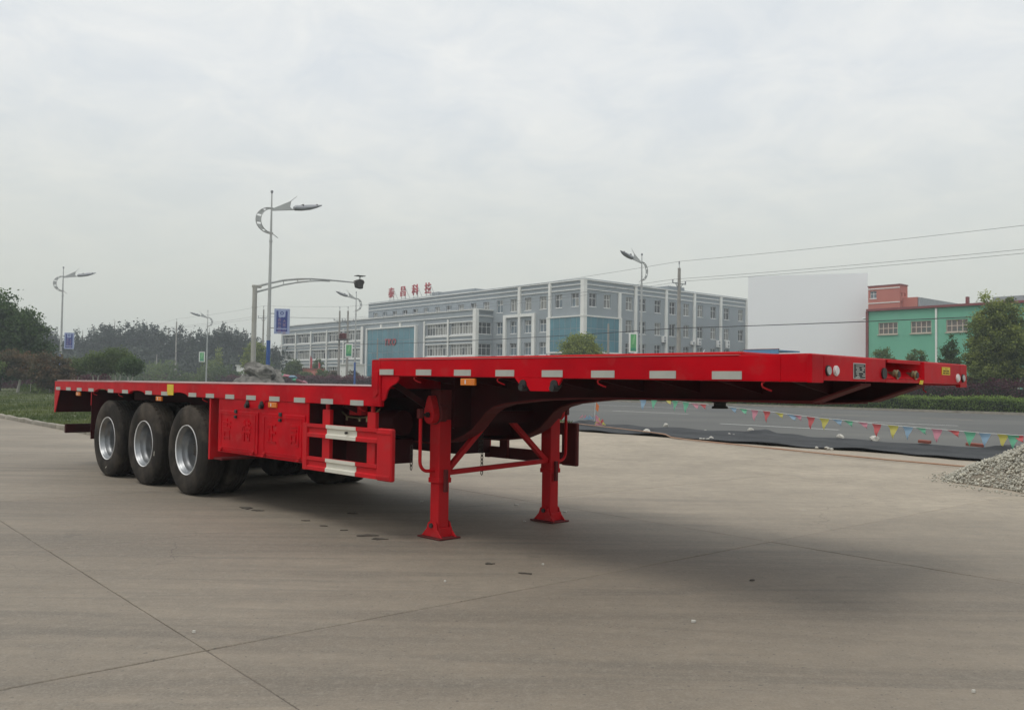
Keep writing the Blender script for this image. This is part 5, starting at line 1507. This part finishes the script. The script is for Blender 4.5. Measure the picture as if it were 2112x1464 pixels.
# landscaping rocks at the gantry foot
random.seed(9)
for k, (px, pt, d_, sx, sy, lb) in enumerate(((500,763,50,1.1,1.0,'low broad grey rock, leftmost of the rock group'), (519,756,51,1.0,1.0,'upright grey rock just at the foot of the gantry pole'), (541,751,49.5,2.0,1.4,'big tilted grey rock lying on top of the rock group'), (562,763,50,1.7,1.4,'rounded grey rock, rightmost of the rock group'), (530,773,49,3.4,1.7,'lowest broad grey rock carrying the others'))):
    q = ray(px, pt); q = CAMP + q*(d_/q.y); top = q.z
    if k == 2: sz = 1.35; zc = top - .5
    else: sz = top*1.12; zc = top*.5
    me = rock_mesh(60+k, 4, sc=(sx, sy, sz), big=True); me.materials.append(M['rock'])
    o = inst('landscape_rock', me, None, (q.x, q.y, zc), (0,0,0)); o.rotation_euler = (0, .42 if k == 2 else 0, [.2,1.2,.1,2.2,.1][k])
    tag(o, lb, 'rock', 'landscaping rocks')

# bunting
FL = {'blue':(.28,.42,.55),'green':(.16,.48,.30),'pink':(.62,.26,.32),'red':(.62,.12,.12),'yellow':(.58,.52,.12),'orange':(.70,.20,.06)}
for k_, v_ in FL.items(): M['flag_'+k_] = mat(k_+'_pennant', v_, tuple(x*.85 for x in v_), rough=.6, trans=.25)
def bunting(pts, flags, label, size):
    e = empty('bunting', (0,0,0)); tag(e, label, 'bunting', 'strings of coloured pennants')
    mb = MB(); mb.tube(pts, .005, 5); mb.build('string', M['g_trim'], e)
    L = [0]
    for a, b in zip(pts[:-1], pts[1:]): L.append(L[-1]+(b-a).length)
    for p, c_, flat in flags:
        d_ = T
        w_ = size*random.uniform(.9,1.1)*.5; h_ = size*1.25
        V = []; F = []
        tw = random.uniform(-.35, .35); K = 5
        for i in range(K+1):
            s_ = 1-i/K
            for j in (-1, 0, 1):
                hh = i/K*h_
                q = d_*(j*w_*s_*math.cos(tw*i/K*2)) + N*(j*w_*s_*math.sin(tw*i/K*2) + .03*math.sin(i*1.3)) 
                if flat: q = q + d_*(hh*.45) + Vector((0,0,-hh*.5))
                else: q = q + Vector((0,0,-hh)) + d_*hh*random.uniform(-.02,.02)
                V.append(tuple(p + q))
        for i in range(K):
            for j in range(2): a = i*3+j; F.append((a, a+1, a+4, a+3))
        mb = MB(); mb.add(V, F); o = mb.build('pennant', M['flag_'+c_], e, smooth=True)
    return e
nA = 21.3
def bp(px, py): return on_plane(px, py, N*nA, N)
fl = [(1510,840,'blue',1),(1531,842.5,'green',1),(1556,845,'pink',0),(1581,847.5,'red',0),(1606,851,'yellow',1),(1631,854.5,'blue',1),(1644,856,'pink',1),(1672,859.5,'red',0),(1700,862.5,'yellow',0),(1725,864.5,'blue',1),(1748,867,'green',1),(1778,870.5,'pink',1),(1808,874,'red',0),(1842,877,'yellow',0),(1872,879.5,'blue',0),(1898,882,'green',1),(1932,884.5,'pink',0),(1965,887,'red',1),(2000,890.5,'green',0),(2031,893,'blue',0),(2068,895,'yellow',0),(2089,897,'green',0),(2096,897,'red',1)]
pts = [bp(1480,836)] + [bp(x, y) for x, y, _, _ in fl] + [bp(2135,899)]
bunting(pts, [(bp(x, y), c_, f_) for x, y, c_, f_ in fl], 'string of coloured pennants along the road edge right of the kingpin', .265)
nA = 27.0
f2 = [(1326,824,'blue',0),(1348,822,'green',0),(1376,823,'yellow',1),(1392,826,'green',0),(1414,829,'green',0),(1432,832,'pink',1),(1448,833,'red',1)]
pts = [bp(1300,818)] + [bp(x, y) for x, y, _, _ in f2] + [bp(1462,834.5)]
bunting(pts, [(bp(x, y), c_, f_) for x, y, c_, f_ in f2], 'farther string of pennants sagging below the trailer neck', .34)
# bunting pole and heaps
p = ground(1226, 868); bpz = empty('bunting_pole', (p.x, p.y, 0)); tag(bpz, 'leaning grey pole with a small orange flag by the road edge', 'pole')
mb = MB(); mb.tube([(0,0,0),(.06,0,1.15)], .028, 8); mb.build('pole', M['galv'], bpz)
mb = MB(); mb.add([(.05,-.02,.75),(.17,-.03,.6),(.14,-.02,.35),(.04,-.02,.45)], [(0,1,2,3)]); mb.build('orange_flag', M['flag_orange'], bpz)
def heap(px, py, w_, cols_, lb):
    p = ground(px, py); e = empty('pennant_heap', (p.x, p.y, .04)); tag(e, lb, 'pennants')
    for k in range(10):
        x, y = random.gauss(0, w_*.22), random.gauss(0, w_*.12); z = abs(random.gauss(.08, .05)); s_ = random.uniform(.14, .26)
        a = random.uniform(0, 6); mb = MB()
        mb.add([(x, y, z), (x+s_*math.cos(a), y+s_*.5*math.sin(a), z*.5), (x+s_*.3*math.cos(a+1.3), y, z+s_*.6)], [(0,1,2)])
        mb.build('pennant', M['flag_'+random.choice(cols_)], e)
heap(1218, 868, .55, ['pink','pink','blue'], 'crumpled pink pennants at the foot of the leaning pole')
heap(1240, 880, .6, ['pink','yellow','red'], 'crumpled pink and yellow pennants lying on the netting end')
# tiny sandbags behind the low deck (coloured heap)
for k, (px, py, c_) in enumerate(((583,775,'green'),(592,776,'pink'),(604,778,'blue'),(611,784,'green'),(618,786,'pink'),(628,789,'pink'))):
    q = ray(px, py); q = CAMP + q*(60/q.y)
    me = rock_mesh(90+k, 2, sc=(.9,.5,.3)); me.materials.append(M['flag_'+c_])
    o = inst('wrapped_bundle', me, None, (q.x, q.y, q.z), (0, .2, .3*k))
    tag(o, ['pale green','bright pink','pale blue','dark green','small pink','rightmost pink'][k] + ' bundle in the coloured heap beside the rocks', 'bundle', 'coloured bundles')
# dark mound that carries them
mb = MB(); q = ray(600, 786); q = CAMP + q*(60.6/q.y)
o = inst('soil_mound', rock_mesh(99, 3, sc=(4.2,1.6,2.2)), None, (q.x, q.y, .35), (0,0,-.5)); o.data.materials.append(M['earth']); tag(o, 'low soil mound behind the trailer deck carrying the coloured bundles', 'mound')
# ================================================================== VEGETATION
def crown_points(lobes, nleaf, nclump, csig, surf=.55, fz=.6):
    """lobes: list of (centre, radii). returns leaf centres and clump tint"""
    vol = np.array([r[0]*r[1]*r[2] for _, r in lobes]); pr = vol/vol.sum()
    cl = []
    for _ in range(nclump):
        c, r = lobes[rng.choice(len(lobes), p=pr)]
        d = rng.normal(size=3); d /= np.linalg.norm(d)
        rad = rng.uniform(surf, 1.0) if rng.random() < .8 else rng.uniform(.1, surf)
        cl.append(np.array(c) + d*np.array(r)*rad)
    cl = np.array(cl); ct = rng.uniform(0, 1, nclump); cs = rng.uniform(.6, 1.3, nclump)*csig
    k = rng.integers(0, nclump, nleaf)
    off = rng.normal(size=(nleaf, 3)); off[:,2] *= fz
    return cl[k] + off*cs[k][:,None], np.clip((ct[k]**1.4)*.75 + .16*off[:,2], 0, 1), cl
def tree(name, base, lobes, leafm, nleaf, size, nclump=60, csig=.35, trunk=(.12, .06), barkm='bark', label='', cat='tree', group=None, limbs=7, stems=None, white=0, surf=.55, fz=.75):
    e = empty(name, base); tag(e, label, cat, group)
    P, tv, cl = crown_points(lobes, nleaf, nclump, csig, surf, fz)
    P[:,2] = np.maximum(P[:,2], .15)
    leaf_mesh('crown', P, size, M[leafm], tint=tv, parent=e)
    c0 = Vector(lobes[0][0])
    mb = MB()
    fork = Vector((c0.x*.5, c0.y*.5, max(.3, c0.z - lobes[0][1][2]*.75)))
    stems = stems or [(0, 0)]
    wb = MB()
    for sx, sy in stems:
        b0 = Vector((sx*.3, sy*.3, 0)); midp = b0.lerp(fork, .5) + Vector((random.gauss(0,.05), random.gauss(0,.05), 0)) + Vector((sx*.25, sy*.25, 0))
        top = fork + Vector((sx, sy, 0))
        mb.tube([b0, midp, top, top.lerp(c0 + Vector((0,0,lobes[0][1][2]*.5)), .9)], [trunk[0], trunk[0]*.85, trunk[0]*.7, trunk[1]*.5], 8)
        if white: wb.tube([b0, b0.lerp(midp, .5), midp, midp.lerp(top, .6)], [trunk[0]*1.08, trunk[0]*1.0, trunk[0]*.93, trunk[0]*.86], 8)
    for i in range(limbs):
        tgt = Vector(cl[rng.integers(len(cl))]); s_ = fork.lerp(c0, random.uniform(0, .7))
        mb.tube([s_, s_.lerp(tgt, .5) + Vector((0,0,.1)), tgt], [trunk[1], trunk[1]*.6, trunk[1]*.2], 6)
    tk_ = mb.build('trunk', M[barkm], e, smooth=True)
    if white: wb.build('whitewash', M['lime'], tk_, smooth=True)
    return e
def place(px, n=None, Y=None, py=770):
    r_ = ray(px, py)
    return CAMP + r_*((n/r_.dot(N)) if n else (Y/r_.y))
def hz(px): return 791.6 - (1056-px)*.01396
def zat(px, py, p): return CAM_H + (hz(px)-py)/FPX*p.y*1.0

# big dark tree at the left edge
random.seed(21)
p = place(-20, Y=72); b = Vector((p.x, p.y+1, 0))
tree('camphor_tree', b, [((0,0,4.9),(3.6,3.4,3.5)), ((1.6,0,3.9),(2.6,2.4,2.6)), ((-1.5,0,5.2),(3,3,3.0)), ((.6,0,2.6),(3.3,2.4,1.6))], 'leaf_dark', 52000, .24, 520, .38, (.3,.14), label='big dark green tree rising at the left edge of the picture')
# bronze crowned trees on white stems
p = place(36, Y=66)
tree('bronze_tree', (p.x, p.y, 0), [((.6,0,2.25),(1.9,1.5,1.0)), ((-.4,0,2.6),(1.2,1.2,.8))], 'leaf_brown', 9000, .16, 90, .2, (.11,.05), label='bronze leaved small tree with a bent white trunk, the left one of two', group='bronze leaved trees on the verge', white=1)
p = place(103, Y=63)
tree('bronze_tree', (p.x, p.y, 0), [((0,0,1.95),(1.35,1.3,1.1)), ((.4,0,1.3),(1.2,1.1,.8))], 'leaf_brown', 10000, .16, 100, .2, (.10,.05), label='bushier bronze and green tree just left of the trailer tail', group='bronze leaved trees on the verge', white=1)
p = place(2, Y=60)
tree('verge_tree', (p.x-.4, p.y, 0), [((-.5,0,2.2),(.9,.9,.6))], 'leaf_mid', 2500, .15, 30, .16, (.11,.05), label='small tree with a white trunk cut off by the left picture edge', white=1)
# green trees with forked whitewashed stems
wt = [(157,70,742,770,20,'first small tree with whitewashed stems right of the bronze trees'), (197,66,726,768,27,'second whitewashed tree, its round crown above the trailer tail'), (243,67,716,768,33,'widest of the whitewashed trees with a tall light crown'), (268,64,738,770,20,'dark compact whitewashed tree, rightmost of its row'), (222,70,735,768,20,'whitewashed tree standing between the two wide crowns')]
for k, (px, Y, top, bot, hw, lb) in enumerate(wt):
    p = place(px, Y=Y); zt, zb = zat(px, top, p), zat(px, bot, p)
    r_ = hw/FPX*Y; rz = (zt-zb)/2
    tree('small_tree', (p.x, p.y, 0), [((0,0,(zt+zb)/2),(r_,r_,rz)), ((r_*.3,0,(zt+zb)/2-.1),(r_*.7,r_*.7,rz*.8))], 'leaf_mid' if k != 3 else 'leaf_dark', 6500, .13, 120, .2, (.06,.035), label=lb, group='small trees with whitewashed stems', stems=[(-.25,0),(.28,.1)], white=1, limbs=5)
# hazy poplars
tops = [(84,663),(102,667),(122,688),(145,692),(168,677),(190,670),(212,664),(234,657),(256,663),(278,661),(300,659),(322,664),(345,672),(369,668),(392,676),(412,676),(430,672),(448,668),(466,666),(490,675),(506,675),(528,693),(560,705),(574,712)]
pop = []
ORD = 'first second third fourth fifth sixth seventh eighth ninth tenth eleventh twelfth thirteenth fourteenth fifteenth sixteenth seventeenth eighteenth nineteenth twentieth twenty-first twenty-second twenty-third twenty-fourth'.split()
for v in range(5):
    hh = 1.0
    lobes = [((0,0,.50),(.17,.17,.34)), ((.06,.03,.72),(.11,.11,.20)), ((-.08,0,.62),(.10,.10,.18)), ((.05,-.05,.86),(.06,.06,.12))]
    P, tv, cl = crown_points(lobes, 2600, 150, .017, .3, 1.9)
    o = leaf_mesh('crown', P*14, .42, M['leaf_far'], tint=tv); me = o.data; bpy.data.objects.remove(o)
    mb = MB(); mb.tube([(0,0,0),(.1,0,5),(0,.1,10),(0,0,13)], [.22,.17,.09,.03], 7)
    for i in range(12):
        t_ = Vector(cl[rng.integers(len(cl))])*14; mb.tube([(0,0,max(t_.z-3,1.5)), t_], [.07,.02], 5)
    o = mb.build('trunk', M['bark']); tm = o.data; bpy.data.objects.remove(o)
    pop.append((me, tm))
for k, (px, py) in enumerate(tops + [(x+11, y+12) for x, y in tops[::2]]):
    Y = 196 + (k*37 % 17) + (22 if k >= len(tops) else 0)
    p = place(px, Y=Y); H = zat(px, py, p)
    e = empty('poplar', (p.x, p.y, 0), random.uniform(0, 6)); s_ = H/13.4
    me, tm = pop[k % 5]
    inst('crown', me, e); inst('trunk', tm, e); e.scale = (s_*1.25, s_*1.25, s_)
    if k < len(tops): lb_ = 'tall hazy tree in the front of the far row, %s from the left' % ORD[k]
    else: lb_ = 'lower hazy tree at the back of the far row, %s of those from the left' % ORD[k-len(tops)]
    tag(e, lb_, 'tree', 'tall hazy trees in the far row')
# undergrowth below them
ng = 30000
x = rng.uniform(-125, -42, ng); y = rng.uniform(186, 215, ng); z = rng.uniform(0, 1, ng)**.8*(6.5 + 1.6*np.sin(x*.35) + 1.2*np.sin(x*.9+1)); 
tag(leaf_mesh('undergrowth', np.stack([x, y, z], 1), .8, M['leaf_far'], tint=.5+.4*np.sin(x*.5)), 'hazy undergrowth filling the far row of trees', 'undergrowth', kind='stuff')
ng = 12000
x = rng.uniform(-75, -32, ng); y = 150 + rng.uniform(-3, 3, ng); z = rng.uniform(0, 1, ng)**.8*(3.2 + 1.3*np.sin(x*.7) + .8*np.sin(x*1.9+1))
k = (x/y) < -.255
tag(leaf_mesh('shrubbery', np.stack([x, y, z], 1)[k], .42, M['leaf_mid'], tint=.4+.4*np.sin(x[k]*.8)), 'soft green shrubbery behind the blue fence', 'shrubs', kind='stuff')

def round_tree(px, n, top, hw, leafm, label, bot=800, nl=9000, size=.16, pointy=False, group=None, py0=None, name='round_tree', Y=None):
    p = place(px, n=n, Y=Y); zt = zat(px, top, p); r_ = hw/FPX*p.y; zb = max(.3, zat(px, bot, p))
    zc = (zt+zb)/2; rz = (zt-zb)/2
    if pointy: lobes = [((0,0,zb+rz*.55),(r_,r_,rz*.6)), ((0,0,zb+rz*1.1),(r_*.62,r_*.62,rz*.55)), ((0,0,zb+rz*1.62),(r_*.28,r_*.28,rz*.38))]
    else: lobes = [((0,0,zc-.12*rz),(r_*.92,r_*.92,rz*.98)), ((r_*.05,0,zc-rz*.45),(r_*.95,r_*.95,rz*.55))]
    return tree(name, (p.x, p.y, 0), lobes, leafm, int(nl*1.6), size, int(90+60*r_*rz), max(r_*.13, size*.9), (.14,.07), label=label, group=group)
round_tree(1196, 61, 679, 45, 'leaf_round', 'round yellow-green tree in front of the blue glass corner', bot=765, nl=15000, size=.17)
round_tree(527, 61, 697, 27, 'leaf_round', 'round yellow-green tree behind the gantry pole', bot=775, nl=9000, size=.26)
round_tree(606, 64, 738, 18, 'leaf_mid', 'bushy dark green tree in front of the left end of the grey building', bot=785, nl=5000, size=.24)
round_tree(590, 63, 765, 18, 'leaf_mid', 'low green bush beside the landscaping rocks', bot=790, nl=3000, size=.22, name='bush')
round_tree(630, 63, 762, 16, 'leaf_mid', 'low green bush in front of the terracotta wall', bot=790, nl=2600, size=.2, name='bush')
round_tree(664, 63, 757, 15, 'leaf_mid', 'green bush right of the terracotta wall', bot=790, nl=2600, size=.2, name='bush')
round_tree(687, 63, 763, 14, 'leaf_brown', 'dark bush left of the paired utility poles', bot=790, nl=2400, size=.2, name='bush')
round_tree(728, 63, 762, 12, 'leaf_brown', 'bronze bush right of the paired utility poles', bot=790, nl=2400, size=.18, name='bush')
round_tree(655, 68, 738, 10, 'leaf_mid', 'slim green tree behind the smaller flag', bot=775, nl=1500, size=.25)
round_tree(430, 64, 745, 12, 'leaf_mid', 'soft green bush below the farthest street lamp', bot=785, nl=1800, size=.3, name='bush')
round_tree(485, 64, 764, 12, 'leaf_dark', 'dark low bush left of the landscaping rocks', bot=786, nl=1800, size=.25, name='bush')
round_tree(455, 64, 766, 10, 'leaf_mid', 'green bush between the two garden urns', bot=786, nl=1500, size=.25, name='bush')
round_tree(450, 66, 712, 6, 'leaf_round', 'thin yellow-green young tree left of the gantry pole', bot=765, nl=900, size=.3, pointy=True)
round_tree(1822, 67, 708, 27, 'leaf_mid', 'round tree in front of the left end of the green factory', bot=800, nl=6000, size=.13)
round_tree(1888, 66, 711, 27, 'leaf_mid', 'round tree left of the white downpipe of the green factory', bot=800, nl=6000, size=.13)
round_tree(1958, 64, 692, 30, 'leaf_dark', 'pointed dark tree between the downpipe and the big camphor tree', bot=800, nl=7500, size=.12, pointy=True)
round_tree(1922, 63.5, 748, 34, 'leaf_mid', 'low spreading bush below the pointed dark tree', bot=812, nl=5000, size=.12, name='bush')
p = place(2052, n=61)
tree('camphor_tree', (p.x, p.y, 0), [((.1,0,4.2),(1.95,1.8,2.7)), ((.0,0,5.7),(1.45,1.3,2.2)), ((.9,0,5.9),(1.0,1.0,1.3)), ((.9,.2,3.6),(1.5,1.4,1.8)), ((-.6,0,3.0),(1.4,1.3,1.8)), ((1.1,0,5.0),(1.0,.9,1.3)), ((0,0,2.0),(1.6,1.3,1.0))], 'leaf_cam', 60000, .13, 520, .19, (.17,.09), label='big camphor tree at the right edge behind the hedges', surf=.5, limbs=14, fz=.95)
p = place(2110, n=60.5)
tree('camphor_tree', (p.x+.3, p.y, 0), [((.3,0,2.6),(1.1,1.1,1.5)), ((.4,0,4.2),(.9,.9,1.2))], 'leaf_cam', 9000, .13, 120, .16, (.13,.07), label='second camphor tree cut by the right picture edge', limbs=8)
p = place(2012, n=60.2)
tree('bronze_shrub', (p.x, p.y, 0), [((0,0,1.75),(1.0,.7,.55))], 'leaf_brown', 3200, .10, 50, .12, (.05,.03), label='bronze shrub below the big camphor tree beside the trailer corner', cat='shrub')

# hedges
def hedge(name, t0, t1, n0, n1, h, mat_, nl, size, label, cat='hedge', rough=.08, hv=.05):
    e = empty(name, W((t0+t1)/2, (n0+n1)/2, 0)); tag(e, label, cat)
    t = rng.uniform(t0, t1, nl); 
    side_ = rng.uniform(0, 1, nl); 
    hh = h*(1 + hv*np.sin(t*1.1) + hv*.6*np.sin(t*3.7+1))
    top = side_ < .42
    n = np.where(top, rng.uniform(n0, n1, nl), n0 + rng.normal(0, rough, nl))
    z = np.where(top, hh + rng.normal(0, rough, nl), hh*rng.uniform(0, 1, nl)**.85)
    n = n + .10*np.sin(t*2.1 + z*3)
    c0 = np.array(W((t0+t1)/2, (n0+n1)/2, 0))
    leaf_mesh('foliage', tn_arr(t, n, z) - c0, size, mat_, tint=rng.uniform(.05,.5,nl)+np.where(top,.4,0), parent=e)
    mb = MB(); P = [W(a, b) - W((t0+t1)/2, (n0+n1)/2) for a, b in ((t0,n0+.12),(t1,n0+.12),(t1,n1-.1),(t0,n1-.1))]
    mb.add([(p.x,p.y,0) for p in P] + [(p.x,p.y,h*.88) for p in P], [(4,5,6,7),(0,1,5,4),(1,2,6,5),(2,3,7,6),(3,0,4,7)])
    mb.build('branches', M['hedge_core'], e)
    return e
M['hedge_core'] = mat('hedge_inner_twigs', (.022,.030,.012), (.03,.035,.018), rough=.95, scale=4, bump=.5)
hedge('green_hedge', -75, -12, 56.5, 58.0, .88, M['leaf_hedge'], 60000, .105, 'clipped green hedge along the far side of the road')
hedge('purple_hedge', -62, -10, 59.0, 60.4, 1.72, M['leaf_purple'], 42000, .12, 'dark purple hedge behind the green hedge in front of the trees', rough=.16, hv=.09)
hedge('purple_hedge', -190, -64, 59.0, 60.4, 1.85, M['leaf_purple'], 42000, .22, 'long dark purple hedge behind the trailer deck in front of the grey building', rough=.16, hv=.06)
hedge('purple_hedge', -135, -72, 19.2, 20.6, 1.35, M['leaf_purple'], 26000, .15, 'purple hedge at the back of the left verge', rough=.16, hv=.08)
# stakes on the verge
for px, pyb, pyt, lb in ((62,815,793,'thin pale stake on the verge right of the bent white trunk'), (101,815,797,'thin pale stake on the verge close to the trailer tail')):
    p = ground(px, pyb); mb = MB(); mb.tube([(0,0,0),(.03,0,(pyb-pyt)/FPX*p.y)], .03, 6)
    tag(mb.build('stake', M['lime'], loc=(p.x, p.y, .1)), lb, 'stake')

# ================================================================== air
hb_ = MB(); hb_.box(-560, 560, -500, 700, -1.2, 24)
HM = bpy.data.materials.new('haze'); HM.use_nodes = True
nt = HM.node_tree; nt.nodes.clear()
o_ = nt.nodes.new('ShaderNodeOutputMaterial'); pv = nt.nodes.new('ShaderNodeVolumePrincipled')
pv.inputs['Color'].default_value = (.88, .95, 1.0, 1); pv.inputs['Density'].default_value = .0012; pv.inputs['Anisotropy'].default_value = .2
nt.links.new(pv.outputs[0], o_.inputs['Volume'])
HAZE = True
if HAZE:
    hz_ = hb_.build('haze', HM); hz_.display_type = 'WIRE'
    tag(hz_, 'pale haze hanging over the whole place', 'haze', kind='stuff')
